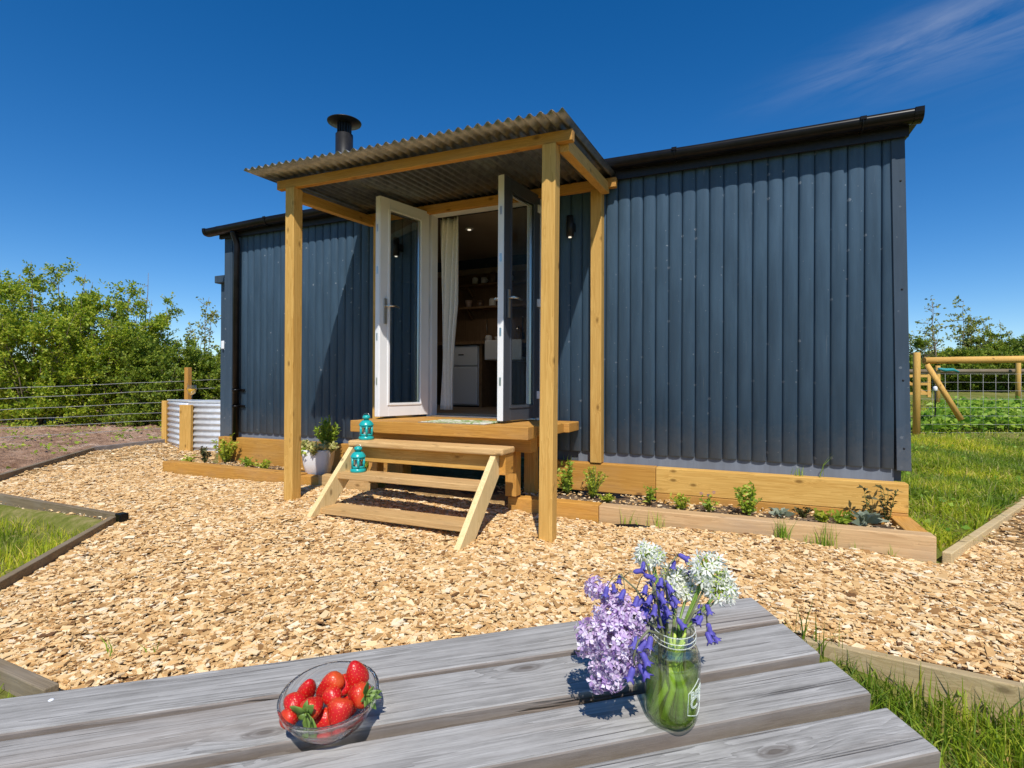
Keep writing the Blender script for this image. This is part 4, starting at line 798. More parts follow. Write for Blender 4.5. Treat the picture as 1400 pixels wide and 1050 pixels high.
n = 9000; wx = RNG.uniform(-15, -5.2, n); wy = RNG.uniform(-2, 9, n); cl = clump(wx*.9, wy*.9, 1.6); ok = inside(DIRT, wx, wy) & (RNG.uniform(0, 1, n) < np.clip((cl-.62)*4, 0, 1)); wx, wy = wx[ok], wy[ok]
P = np.stack([wx, wy, G(wx, wy)+RNG.uniform(0, .07, len(wx))], 1); D = RNG.normal(0, 1, P.shape); D[:, 2] = np.abs(D[:, 2])*.6; Vl, Fl = leaf_arrays(P, D, RNG.uniform(.04, .10, len(P)), RNG.uniform(.02, .05, len(P)), .1, .2)
tag(npobj('weeds', Vl, Fl, PLANTM, None, True), 'patches of low weeds on the bare earth under the wire fence', 'weeds', None, 'stuff')
n = 26000; wx = RNG.uniform(1.9, 12, n); wy = RNG.uniform(-4.6, 9, n); cl = clump(wx*1.1+3, wy*1.1, 1.7); ok = ~inside(CHIP, wx, wy) & (RNG.uniform(0, 1, n) < np.clip((cl-.60)*3, 0, 1)) & ~((wx < 3.3) & (wy > -2.1))
wx, wy = wx[ok], wy[ok]; P = np.stack([wx, wy, G(wx, wy)+RNG.uniform(.01, .09, len(wx))], 1); D = RNG.normal(0, 1, P.shape); D[:, 2] = np.abs(D[:, 2])*.5; Vl, Fl = leaf_arrays(P, D, RNG.uniform(.03, .075, len(P)), RNG.uniform(.015, .04, len(P)), .1, .2)
tag(npobj('lawn_weeds', Vl, Fl, VEGM, None, True), 'broad leaved weeds mixed through the lawn and verge', 'weeds', None, 'stuff')
# ------------------------------------------------------------------ plants in the beds
def sprigs(name, x, y, z, h, w, n_st, n_lf, lsz, mat, label, cat='plant', group=None, lw=.5, up_=.35, seed=0, stem=STEM):
    h, w, n_st, n_lf, lsz = h*1.12, w*1.15, int(n_st*1.3), int(n_lf*1.25), lsz*1.15
    q = np.random.default_rng(seed); o = empty(name, (x, y, z), 0, label, cat, group); mb = MB(); LP, LD = [], []
    for i in range(n_st):
        a = q.uniform(0, 6.283); r = w*.5*q.uniform(.1, 1); hh = h*q.uniform(.6, 1)*(1-.25*r/(w*.5)); pts = [np.array([math.cos(a)*r*(.15+.85*t**1.4), math.sin(a)*r*(.15+.85*t**1.4), hh*t-.01])+q.normal(0, .004, 3) for t in np.linspace(0, 1, 5)]
        mb.tube(pts, [.0035, .003, .0026, .002, .0012], 5)
        for l_ in range(n_lf):
            t = q.uniform(.12, 1.02); k_ = min(3.999, t*4); i0 = int(k_); p = pts[i0]+(pts[i0+1]-pts[i0])*(k_-i0); d = q.normal(0, 1, 3); d[2] = abs(d[2])*up_*2+.1; LP.append(p); LD.append(d)
    mb.build('stems', stem, o); n = len(LP); leafobj('foliage', LP, LD, lsz*q.uniform(.6, 1.2, n), lsz*lw*q.uniform(.7, 1.2, n), mat, o, .12, .15); return o
def rosette(name, x, y, z, r, n, mat, label, cat='plant', group=None, seed=0, rise=.6, lw=.42):
    q = np.random.default_rng(seed); o = empty(name, (x, y, z), 0, label, cat, group); LP, LD, LL = [], [], []
    for i in range(n):
        t = (i+.5)/n; a = i*2.39996; LP.append([math.cos(a)*.004, math.sin(a)*.004, .004+.02*(1-t)]); LD.append([math.cos(a), math.sin(a), rise*(1.5-1.3*t)+q.uniform(0, .2)]); LL.append(r*(.5+.5*t)*q.uniform(.85, 1.1))
    LL = np.array(LL); leafobj('leaves', LP, LD, LL, LL*lw, mat, o, .1, .1); MB().lathe([(r*.10, -.01), (r*.12, .012), (r*.04, .025)], 8).build('heart', mat, o); return o
def tuft(x, y, z, h, n, label, seed=0, mat=VEGM, group='grass tufts along the sleepers'):
    o = None; xx = RNG.normal(x, .028, n); yy = RNG.normal(y, .012, n); Pv, Fv = blades(xx-x, yy-y, np.zeros(n), h*.5, h, .0030, .35); o = npobj('grass_tuft', Pv, Fv, mat); o.location = (x, y, z); return tag(o, label, 'grass tuft', group)
BG = 'plants in the right flower bed'; LG = 'plants in the left flower bed'
sprigs('shrub', .66, -.25, .04, .30, .24, 10, 16, .04, PLANTM, 'loose leafy herb beside the porch post in the right bed', 'plant', BG, .5, seed=1)
sprigs('conifer', .89, -.27, .04, .26, .20, 26, 26, .024, PLANTY, 'bright yellow green dwarf conifer in the right bed', 'conifer', BG, .35, .6, seed=2)
sprigs('seedling', 1.38, -.32, .04, .13, .12, 7, 10, .05, PLANTM, 'small green seedling right of the conifer', 'plant', BG, .3, .8, seed=3)
sprigs('seedling', 1.65, -.44, .04, .11, .16, 8, 8, .045, PLANTY, 'low pale green seedling near the sleeper joint', 'plant', BG, .4, .5, seed=4)
vi = sprigs('viola', 1.84, -.40, .04, .12, .16, 8, 8, .03, PLANTM, 'viola with small purple flowers in the right bed', 'flower', BG, .6, seed=5)
VIO = plain('viola_purple', (.16, .05, .32), .6); YEL = plain('primrose_yellow', (.75, .62, .12), .6)
for i, (a, b, c, m) in enumerate(((-.05, -.02, .13, VIO), (.0, .03, .11, VIO), (.04, .01, .14, VIO), (-.01, -.05, .07, YEL), (.03, -.04, .06, YEL))):
    f_ = MB()
    for kk in range(5):
        an = kk*1.2566+i; f_.lathe([(.0, -.001), (.008, 0), (.0, .002)], 8, (a+.008*math.cos(an), b-.003, c+.008*math.sin(an)), 0, True, Matrix.Identity(4))
    f_.build('flower', m, vi)
sprigs('shrub', 2.12, -.38, .04, .24, .20, 9, 18, .042, PLANTM, 'taller leafy sprig in the middle of the right bed', 'plant', BG, .45, seed=6)
rosette('succulent', 2.34, -.36, .04, .11, 16, SILVERM, 'small silvery rosette in the middle of the right bed', 'plant', BG, 7)
sprigs('seedling', 2.50, -.28, .04, .07, .14, 8, 8, .03, PLANTD, 'flat dusky seedling beside the small silvery rosette', 'plant', BG, .5, seed=8)
sprigs('seedling', 2.60, -.42, .04, .09, .15, 9, 9, .04, PLANTY, 'pale green seedling by the front sleeper', 'plant', BG, .45, seed=9)
sprigs('seedling', 2.73, -.44, .04, .09, .14, 8, 9, .045, PLANTM, 'green seedling left of the large silvery rosette', 'plant', BG, .45, seed=10)
rosette('succulent', 2.86, -.43, .05, .17, 22, SILVERM, 'large silver green rosette near the bed end', 'plant', BG, 11, .9)
sprigs('shrub', 2.93, -.25, .04, .28, .10, 2, 16, .042, PLANTD, 'tall dusky stem left of its pair at the bed end', 'plant', BG, .4, seed=12)
sprigs('shrub', 3.03, -.22, .04, .31, .16, 4, 15, .042, PLANTD, 'bushy dusky plant in the corner of the bed end', 'plant', BG, .4, seed=13)
sprigs('seedling', 1.05, -.42, .04, .07, .16, 9, 8, .035, PLANTY, 'low bright herb in front of the conifer', 'plant', BG, .5, seed=14)
for i, (x, h, n, lab) in enumerate(((1.28, .17, 9, 'leftmost grass tuft at the foot of the pale sleeper'), (1.38, .13, 8, 'short grass tuft beside the black pipe'), (1.50, .17, 14, 'fuller grass tuft right of the black pipe'), (2.34, .19, 46, 'thick grass tuft before the pale sleeper'), (2.50, .12, 10, 'small grass tuft between two thicker ones'), (2.60, .22, 34, 'tall upright grass tuft before the pale sleeper'), (2.76, .09, 8, 'tiny grass tuft near the sleeper end'), (2.98, .12, 5, 'sparse dark blades near the sleeper end'))): tuft(x, -.735, gz(x, -.735)+.005, h, n, lab, i)
tuft(2.48, -.06, .30, .10, 18, 'short grass tuft behind the upper sleeper', 30, group='grass against the cabin skirting'); tuft(2.64, -.06, .30, .24, 3, 'single tall blades behind the upper sleeper', 31, group='grass against the cabin skirting'); tuft(.62, -.06, .30, .10, 6, 'small blades behind the sleeper at the porch', 32, group='grass against the cabin skirting')
sprigs('shrub', -3.72, -.20, .04, .34, .34, 14, 20, .045, PLANTY, 'bright bushy plant before the downpipe in the left bed', 'plant', LG, .5, seed=15)
sprigs('shrub', -3.98, -.30, .04, .20, .18, 7, 12, .04, PLANTD, 'dusky low plant left of the bright bushy one', 'plant', LG, .5, seed=16)
sprigs('seedling', -4.30, -.25, -.04, .16, .14, 6, 9, .05, PLANTY, 'yellow green weed outside the end of the left bed', 'plant', LG, .5, seed=17)
sprigs('seedling', -3.15, -.36, .04, .12, .18, 8, 10, .04, PLANTM, 'low green plant in the middle of the left bed', 'plant', LG, .5, seed=18)
sprigs('seedling', -2.85, -.40, .04, .11, .20, 8, 10, .04, PLANTY, 'pale low plant near the front post in the left bed', 'plant', LG, .5, seed=19)
sprigs('shrub', -1.50, -.42, .04, .30, .22, 12, 16, .045, PLANTY, 'bright upright herb between pot and steps', 'plant', LG, .5, seed=20)
sprigs('seedling', -1.62, -.48, .04, .18, .18, 9, 12, .035, PLANTD, 'dark red stemmed plant beside the white pot', 'plant', LG, .5, seed=21)
# white pot
po_ = empty('plant_pot', (-2.03, -.45, .05), .5, 'white ceramic pot of mixed succulents beside the porch post', 'pot')
def rsq(r, z, n=40, e=4.5):
    return [((abs(math.cos(a))**(2/e))*math.copysign(r, math.cos(a)), (abs(math.sin(a))**(2/e))*math.copysign(r, math.sin(a)), z) for a in [2*math.pi*i/n for i in range(n)]]
rings = [(.100, 0), (.112, .01), (.140, .13), (.152, .255), (.150, .268), (.138, .268), (.134, .235)]; vs = [p for r, z in rings for p in rsq(r, z)]
mb = MB().add(vs, [(i*40+j, i*40+(j+1) % 40, (i+1)*40+(j+1) % 40, (i+1)*40+j) for i in range(len(rings)-1) for j in range(40)], 0, True); mb.f += [tuple(range(40))[::-1]]; mb.m += [0]; mb.sm += [False]
mb.build('pot', plain('white_ceramic', (.70, .69, .70), .35, noise=.05, nscale=10), po_)
MB().prism([(p[0], p[1]) for p in rsq(.134, 0)], 'z', .20, .236).build('compost', M_SOIL, po_)
PG = 'succulents growing in the white pot'
PURP = leaf_mat('houseleek_purple', [(0, (.14, .06, .06)), (.5, (.24, .12, .11)), (1, (.30, .22, .13))], .1); CREAM = leaf_mat('cream_sedum', [(0, (.35, .38, .10)), (.5, (.55, .52, .18)), (1, (.65, .58, .30))], .2)
rosette('succulent', -2.08, -.50, .315, .11, 40, PURP, 'purple houseleek rosette at the front of the white pot', 'plant', PG, 41, .9, .5)
for i, (dx, dy, dz, lab) in enumerate(((-.13, -.06, .28, 'cream sedum spilling over the left of the pot'), (.05, -.12, .27, 'cream sedum at the front right of the pot'), (.13, -.02, .27, 'cream sedum at the right rim of the pot'))):
    sprigs('sedum', -2.03+dx, -.45+dy, dz, .13, .20, 26, 14, .036, CREAM, lab, 'plant', PG, .7, .8, 50+i)
sprigs('sedum', -2.10, -.56, .26, .08, .30, 30, 12, .042, PLANTM, 'dark green trailing leaves over the pot front', 'plant', PG, .7, .2, 55)
sprigs('fern', -1.97, -.38, .28, .34, .24, 34, 26, .05, PLANTM, 'upright bright green fern at the back of the pot', 'plant', PG, .3, .9, 56)

# ------------------------------------------------------------------ picnic table (it leans with the slope)
TO = Vector((1.7732, -4.0153, .4823)); TL = Vector((.8094, .5857, .0436)).normalized(); TN = Vector((.0462, -.1376, .9894)).normalized(); TC = TN.cross(TL).normalized(); TN = TL.cross(TC)
TM = Matrix(((TL.x, TC.x, TN.x, TO.x), (TL.y, TC.y, TN.y, TO.y), (TL.z, TC.z, TN.z, TO.z), (0, 0, 0, 1))); TI = TM.inverted()
def tat(px, py, h=0):
    """where the view through a photo pixel meets the plane h above the table top, in table coordinates"""
    a = TI@CAM; d = TI.to_3x3()@(fw+rt*((px-700)/738)-up*((py-525)/738)); return a+d*((h-a.z)/d.z)
def onT(name, x, y, z, label, cat, group=None, rz=0): return empty(name, label=label, cat=cat, group=group, mat=TM@Matrix.Translation((x, y, z))@Matrix.Rotation(rz, 4, 'Z'))
k = NM('weathered_grey_plank'); isl = True
base = k.coords((1, 1, 1), True)
def mapd(s):
    q = k.n('ShaderNodeMapping'); q.inputs['Scale'].default_value = s; k.l(base, q.inputs[0]); return q.outputs[0]
vo = k.n('ShaderNodeTexVoronoi'); vo.voronoi_dimensions = '2D'; k.l(mapd((2.6, 8.5, 0)), vo.inputs['Vector']); vo.inputs['Scale'].default_value = 1; vs_ = k.n('ShaderNodeSeparateColor'); k.l(vo.outputs['Color'], vs_.inputs[0]); d = k.math('ADD', vo.outputs['Distance'], k.math('MULTIPLY', k.math('GREATER_THAN', vs_.outputs[0], .36), 1.0))
near = k.math('SUBTRACT', 1, k.math('MINIMUM', k.math('MULTIPLY', d, 2.4), 1)); warp = k.math('MULTIPLY', k.math('POWER', near, 2), .42)
v = k.n('ShaderNodeVectorMath', operation='ADD'); k.l(mapd((.42, 15, 6)), v.inputs[0]); k.l(warp, v.inputs[1])
f1 = k.noise(v.outputs[0], 1.5, 4, .5, .15); rings = k.math('FRACT', k.math('MULTIPLY', f1, 9))
f2 = k.noise(mapd((6.5, 190, 60)), 1.3, 8, .74); f3 = k.noise(mapd((4.5, 14, 3)), 1.7, 9, .72); f4 = k.noise(mapd((30, 420, 100)), 1, 2)
f = k.math('ADD', k.math('ADD', k.math('MULTIPLY', rings, .15), k.math('MULTIPLY', f2, .44)), k.math('ADD', k.math('MULTIPLY', f3, .34), k.math('MULTIPLY', f4, .10)))
col = k.ramp(f, [(.32, (.125, .117, .107)), (.43, (.232, .222, .206)), (.56, (.335, .322, .302)), (.72, (.46, .446, .422))])
warmth = k.ramp(k.noise(mapd((.8, 6, 4)), 1.4, 4), [(.5, (0, 0, 0)), (.75, (1, 1, 1))]); col = k.mix(k.math('MULTIPLY', warmth, .38), col, (.33, .24, .17))
crk = k.ramp(k.noise(mapd((1.1, 105, 20)), 1.1, 4, .55, .3), [(.635, (0, 0, 0)), (.675, (1, 1, 1))]); col = k.mix(k.math('MULTIPLY', crk, .65), col, (.065, .052, .045))
kn = k.ramp(k.math('ADD', d, k.math('MULTIPLY', k.noise(mapd((40, 60, 40)), 1, 2), .03)), [(.04, (1, 1, 1)), (.062, (.45, .45, .45)), (.08, (.7, .7, .7)), (.11, (0, 0, 0))]); col = k.mix(k.math('MULTIPLY', kn, .75), col, (.085, .065, .05))
gm = k.n('ShaderNodeNewGeometry'); sep = k.n('ShaderNodeSeparateXYZ'); tno = k.n('ShaderNodeTexCoord'); k.l(tno.outputs['Normal'], sep.inputs[0])
side = k.math('LESS_THAN', sep.outputs[2], .5); col = k.mix(k.math('MULTIPLY', side, .5), col, (.22, .155, .115))   # side faces mixed browner and darker than the top
k.l(col, k.b.inputs['Base Color']); k.b.inputs['Roughness'].default_value = .72; k.b.inputs['Specular IOR Level'].default_value = .3
k.bump(k.math('SUBTRACT', f, k.math('MULTIPLY', crk, .9)), .8, .0026); GREY = k.m
tb = empty('picnic_table', label='weathered grey plank picnic table with bowl and flower jar', cat='table', mat=TM)
mb = MB(); XE = .584
for (a, b, dx, dz) in ((.184, .0935, 0, .0), (.0795, -.0195, -.002, .0015), (-.041, -.1265, .002, 0), (-.157, -.2465, -.001, .001), (-.268, -.36, -.045, 0), (-.378, -.47, 0, 0)):
    nseg = 14; xs_ = [-1.35+(XE+dx+1.35)*i/nseg for i in range(nseg+1)]; r_ = .004
    sec = [(b, -.036), (b, -r_), (b+r_*.3, -r_*.3), (b+r_, 0), (a-r_, 0), (a-r_*.3, -r_*.3), (a, -r_), (a, -.036)]; vs = []
    for i, x in enumerate(xs_):
        w_ = .0009*math.sin(x*7+a*40); vs += [(x-(.0025 if (i == nseg and kk in (1, 2, 3, 4, 5, 6) and kk in (2, 3, 4, 5)) else 0), yy+w_, zz+dz+.0006*math.sin(x*5+a*30)) for kk, (yy, zz) in enumerate(sec)]
    m = len(sec); k0 = len(mb.v); mb.add(vs, [(i*m+j, i*m+(j+1) % m, (i+1)*m+(j+1) % m, (i+1)*m+j)[::-1] for i in range(nseg) for j in range(m)])
    mb.f += [tuple(range(k0, k0+m)), tuple(range(k0+nseg*m, k0+nseg*m+m))[::-1]]; mb.m += [0]*2; mb.sm += [False]*2
mb.build('tabletop', GREY, tb, fix=True)
for xx in (.22, -.95): MB().box(xx-.045, xx+.045, -.45, .165, -.082, -.038).build('batten', GREY, tb, .003)
for xx in (.29, -1.02):
    MB().bar((xx, .10, -.083), (xx, .28, -.80), .045, .10, upv=(1, 0, 0)).build('leg', GREY, tb, .003); MB().bar((xx, -.38, -.083), (xx, -.56, -.85), .045, .10, upv=(1, 0, 0)).build('leg', GREY, tb, .003)
    MB().bar((xx+.048, .22, -.42), (xx+.048, -.50, -.42), .045, .09).build('cross_rail', GREY, tb, .003)
p = tat(70, 957); MB().lathe([(.004, -.0005), (.0045, .0006), (.002, .0012)], 12, (p.x, p.y, 0)).build('screw', WHITE, tb)

# ------------------------------------------------------------------ bowl of strawberries
p = tat(453, 991); BX, BY = p.x, p.y
bo = onT('glass_bowl', BX, BY, 0, 'small clear glass bowl of strawberries on the grey table', 'bowl')
prof_ = [(.0, .003), (.036, .0015), (.040, .0), (.043, .003), (.056, .016), (.067, .033), (.0705, .041), (.0725, .0425), (.0745, .053), (.0745, .056), (.0720, .0568), (.0702, .054), (.0685, .044), (.0655, .036), (.054, .019), (.040, .0075), (.0, .0065)]
MB().lathe(prof_, 56).build('bowl', GLASS, bo, fix=True)
k = NM('strawberry_skin'); c0 = k.coords((1, 1, 1), rnd=False); vo = k.n('ShaderNodeTexVoronoi'); vo.inputs['Scale'].default_value = 290; k.l(c0, vo.inputs['Vector'])
seed_ = k.ramp(vo.outputs['Distance'], [(.10, (1, 1, 1)), (.20, (0, 0, 0))]); dimple = k.ramp(vo.outputs['Distance'], [(.1, (0, 0, 0)), (.5, (1, 1, 1))])
sp = k.n('ShaderNodeSeparateXYZ'); k.l(c0, sp.inputs[0]); shoulder = k.ramp(k.math('ADD', k.math('MULTIPLY', sp.outputs[2], 30), k.math('MULTIPLY', k.noise(c0, 60, 3), .5)), [(.45, (0, 0, 0)), (.95, (1, 1, 1))])
red = k.mix(k.math('MULTIPLY', shoulder, .55), (.54, .008, .008), (.70, .15, .02)); k.l(red, k.b.inputs['Base Color'])
k.b.inputs['Roughness'].default_value = .36; k.b.inputs['Subsurface Weight'].default_value = .12; k.b.inputs['Subsurface Radius'].default_value = (.004, .001, .0006); k.bump(dimple, .35, .0010); BERRY = k.m
SEED = plain('berry_seed', (.80, .36, .09), .4)
CALYX = plain('calyx_green', (.13, .21, .035), .5, noise=.35, nscale=120)
def berry(px, py, h, ax, L, Wd, label, calyx=0, seed=0):
    q = np.random.default_rng(seed); p = tat(px, py, h); o = empty('strawberry', label=label, cat='strawberry', group='strawberries in the glass bowl')
    cr_, cu, cf = TI.to_3x3()@rt, TI.to_3x3()@up, TI.to_3x3()@fw; zax = (cr_*ax[0]+cu*ax[1]+cf*ax[2]).normalized()     # from tip to calyx end
    o.matrix_world = TM@Matrix.Translation(p)@zax.to_track_quat('Z', 'Y').to_matrix().to_4x4()
    pr = [(.0008, -.5), (.085, -.49), (.165, -.45), (.27, -.34), (.37, -.18), (.455, .0), (.50, .17), (.475, .31), (.38, .42), (.2, .47), (.03, .465)]
    mb = MB(); n = 22; mb.lathe([(r*Wd, z*L) for r, z in pr], n); sq = q.uniform(-.12, .12); bd = q.uniform(-.10, .10)
    mb.v = [(x*(1+sq)*(1+.05*math.sin(3*math.atan2(y, x)+seed))+bd*L*(z/L)**2, y*(1-sq), z) for x, y, z in mb.v]; 
    nsd = int(95*(L/.04)*(Wd/.034)); zr = [(z*L, r*Wd) for r, z in pr]
    for kk in range(nsd):
        zz = -.44*L+.80*L*((kk+.5)/nsd)**.80; a = kk*2.39996+q.uniform(-.12, .12)
        for (z0, r0_), (z1, r1_) in zip(zr[:-1], zr[1:]):
            if z0 <= zz <= z1: rr = r0_+(r1_-r0_)*(zz-z0)/(z1-z0); sl_ = math.atan2(r1_-r0_, z1-z0); break
        x, y = rr*math.cos(a), rr*math.sin(a); wv = 1+.05*math.sin(3*a+seed); x, y = x*(1+sq)*wv+bd*L*(zz/L)**2, y*(1-sq)
        Ms = Matrix.Translation((x, y, zz))@Matrix.Rotation(a, 4, 'Z')@Matrix.Rotation(sl_, 4, 'Y')
        sv = [Ms@Vector(c) for c in ((.0001, 0, -.0009), (.0001, -.0005, .0001), (.0006, 0, 0), (.0001, .0005, .0001), (.0001, 0, .0008))]
        mb.add(sv, [(0, 1, 2), (0, 2, 3), (4, 2, 1), (4, 3, 2)], 1, True)
    mb.build('fruit', [BERRY, SEED], o)
    if calyx:
        lm = MB(); nl = 8
        for kk in range(nl):
            a = kk*6.283/nl+q.uniform(-.3, .3); ln = Wd*.50*q.uniform(.55, 1.25)*calyx; ca, sa = math.cos(a), math.sin(a); rise = q.uniform(-.35, .75); ww = ln*.27; vs = []
            for t, w in ((0, .5), (.35, 1), (.7, .75), (1, .06)):
                r = .002+ln*t; z = L*.465+.0012+.0030*math.sin(min(1, t*1.6)*1.57)+ln*rise*t*t; vs += [(ca*r-sa*ww*w, sa*r+ca*ww*w, z), (ca*r, sa*r, z-ww*.35*w), (ca*r+sa*ww*w, sa*r-ca*ww*w, z)]
            lm.add(vs, [(i*3+j, i*3+j+1, (i+1)*3+j+1, (i+1)*3+j) for i in range(3) for j in range(2)], 0, True)
        cm = lm.build('calyx', CALYX, o); sd = cm.modifiers.new('thick', 'SOLIDIFY'); sd.thickness = .0006
        MB().tube([(0, 0, L*.46), (.001, .001, L*.53), (.003, .0, L*.60)], [.0018, .0014, .0013], 7).build('stalk', CALYX, o)
    return o
berry(487, 921, .062, (.1, -.75, .2), .044, .038, 'large red strawberry standing highest with its tip up', 0, 1)
berry(490, 950, .047, (.75, .25, -.55), .042, .036, 'red strawberry with yellow green leaves pointing right', 1.05, 2)
berry(450, 938, .056, (.85, .75, -.1), .052, .030, 'long strawberry with an orange shoulder behind the middle', 0, 3)
berry(420, 942, .053, (-.3, -.8, .3), .038, .029, 'narrow strawberry at the back left of the bowl', 0, 4)
berry(402, 964, .048, (-.2, .3, .9), .033, .031, 'round red strawberry at the left of the bowl', 0, 5)
berry(398, 981, .040, (-.5, .2, -.75), .030, .028, 'strawberry with an orange patch at the front left', 0, 6)
berry(428, 966, .050, (-.25, -.05, -.9), .036, .032, 'strawberry turned so its dark green leaves face forward', 1.6, 7)
berry(456, 955, .050, (-.6, .5, .6), .034, .030, 'glossy strawberry in the centre of the bowl', 0, 8)
berry(463, 975, .042, (.1, .75, .4), .042, .036, 'large dark red strawberry at the front of the bowl', 0, 9)
berry(470, 938, .047, (.2, .3, .9), .036, .030, 'shadowed strawberry wedged behind the highest one', 0, 10)
berry(440, 985, .022, (.9, .1, .2), .038, .032, 'lower strawberry seen through the front of the glass', 0, 11)
berry(473, 968, .020, (.3, .1, .9), .036, .032, 'lower strawberry seen through the right of the glass', 0, 12)

# ------------------------------------------------------------------ jar and flowers
RIM_GLINT = mixed_glass('glass_rim_glint', (.95, .98, .95), 1.35, .35); RIM_GLINT.node_tree.nodes['Principled BSDF'].inputs['Transmission Weight'].default_value = .45
JX, JY = .2368, -.0965
ja = onT('glass_jar', JX, JY, 0, 'clear glass preserving jar of water and flower stems on the table', 'jar')
outer = [(0, .002), (.030, .0015), (.036, .0), (.0395, .004), (.0410, .012), (.0412, .02), (.0412, .094), (.0408, .102), (.0385, .113), (.0345, .122), (.0315, .127), (.0303, .130), (.0300, .1325), (.0328, .1342), (.0328, .1360), (.0298, .1376), (.0298, .1400), (.0322, .1413), (.0322, .1430), (.0298, .1442), (.0298, .150), (.0290, .1515)]
inn = [(.0276, .1505), (.0272, .143), (.0272, .130), (.0310, .1205), (.0355, .111), (.0378, .101), (.0383, .093), (.0383, .018), (.0370, .008), (.030, .006), (0, .0058)]
n = 72; mb = MB().lathe(outer+inn, n)
mb.v = [(x*(1+rb_), y*(1+rb_), z) for x, y, z in mb.v for rb_ in (.012*math.cos(14*math.atan2(y, x))*max(0, 1-abs(z-.112)/.017),)]
mb.build('jar', JARGLASS, ja, fix=True)
MB().lathe([(0, .0057), (.0305, .0059), (.0374, .0078), (.0387, .018), (.0387, .0785), (.0380, .0790), (0, .0788)], 48).build('water', WATER, ja, fix=True)
for zz in (.1352, .1422, .1505):  # whitish rings: bright highlights along thread and lip put into their colour
    MB().tube([(.0327*(.96 if zz > .15 else 1)*math.cos(a), .0327*(.96 if zz > .15 else 1)*math.sin(a), zz+.0012*math.sin(a)*(zz < .15)) for a in [2*math.pi*i/48 for i in range(49)]], .00075, 6).build('screw_thread_glint', RIM_GLINT, ja)
# raised lettering inside a raised pointed frame, on the side turned to the right
toc = TI@CAM-Vector((JX, JY, .07)); A0 = math.atan2(toc.y, toc.x); AL = A0+R_(44); RJ = .0416
def wrap(u, v): return (RJ*math.cos(AL+u/RJ), RJ*math.sin(AL+u/RJ), v)
EMB = mixed_glass('raised_glass_lettering', (.9, .95, .9), 1.3, .35); _p = EMB.node_tree.nodes['Principled BSDF']; _p.inputs['Transmission Weight'].default_value = .35
fr_ = MB(); poly = [(-.006, .031), (-.006, .066), (.016, .083), (.038, .066), (.038, .031), (.016, .022)]; pts = []
for i in range(6):
    a, b = poly[i], poly[(i+1) % 6]
    for t in range(8): pts.append(wrap(a[0]+(b[0]-a[0])*t/8, a[1]+(b[1]-a[1])*t/8))
pts.append(pts[0]); fr_.tube(pts, .0006, 6).build('raised_frame', EMB, ja)
for txt, u, v, sz in (('BEER', -.0025, .056, .0135), ('CO', -.0025, .0385, .0215)):
    cu = bpy.data.curves.new('lettering', 'FONT'); cu.body = txt; cu.size = sz*1.25; cu.extrude = .0006; cu.resolution_u = 3; cu.offset = .0002
    to = bpy.data.objects.new('lettering', cu); S.collection.objects.link(to); bpy.context.view_layer.update()
    me = bpy.data.meshes.new_from_object(to.evaluated_get(bpy.context.evaluated_depsgraph_get())); bpy.data.objects.remove(to)
    bm = bmesh.new(); bm.from_mesh(me); bmesh.ops.subdivide_edges(bm, edges=[e for e in bm.edges if e.calc_length() > .004], cuts=2); bmesh.ops.triangulate(bm, faces=bm.faces)
    for q in bm.verts:
        rr = RJ+q.co.z; aa = AL+(u+q.co.x)/RJ; q.co = (rr*math.cos(aa), rr*math.sin(aa), v+q.co.y)
    bm.to_mesh(me); bm.free(); me.materials.clear(); me.materials.append(EMB); link(bpy.data.objects.new('lettering', me), ja)
JM = TM@Matrix.Translation((JX, JY, 0)); JI = JM.inverted()
def jl(px, py, dpt): return JI@at(px, py, dpt)               # photo pixel at a depth, in jar coordinates
def flower_thing(name, label, cat, group=None): return empty(name, label=label, cat=cat, group=group, mat=JM)
def stem_path(top, a, r=.018, zb=.010, bend=.0):
    b = Vector((r*math.cos(a), r*math.sin(a), zb)); neck = Vector((top.x, top.y, 0)); nl = min(.021, neck.length*.5+.006); neck = neck.normalized()*nl if neck.length > 1e-6 else neck; neck.z = .143
    pts = [b, b.lerp(neck, .5)]
    for t in (0, .25, .5, .75, 1): q = neck.lerp(top, t); q.z += bend*4*t*(1-t); pts.append(q)
    return pts
GSTEM = plain('flower_stem', (.17, .28, .04), .42, noise=.25, nscale=60); LSTEM = plain('light_flower_stem', (.46, .58, .09), .42, noise=.25, nscale=60); BSTEM = plain('dark_flower_stem', (.16, .17, .09), .5, noise=.3, nscale=60)
LILAC = leaf_mat('lilac_petal', [(0, (.36, .20, .50)), (.25, (.58, .40, .66)), (.6, (.77, .62, .81)), (1, (.92, .85, .92))], .3, tv=1.0, th_=.5); BLUE = leaf_mat('bluebell_petal', [(0, (.07, .06, .36)), (.5, (.13, .11, .50)), (1, (.24, .20, .62))], .3, tv=1.0, th_=.5)
ALL = leaf_mat('white_petal', [(0, (.86, .87, .70)), (.5, (.94, .94, .87)), (1, (.96, .95, .92))], .4, tv=1.0, th_=.5)
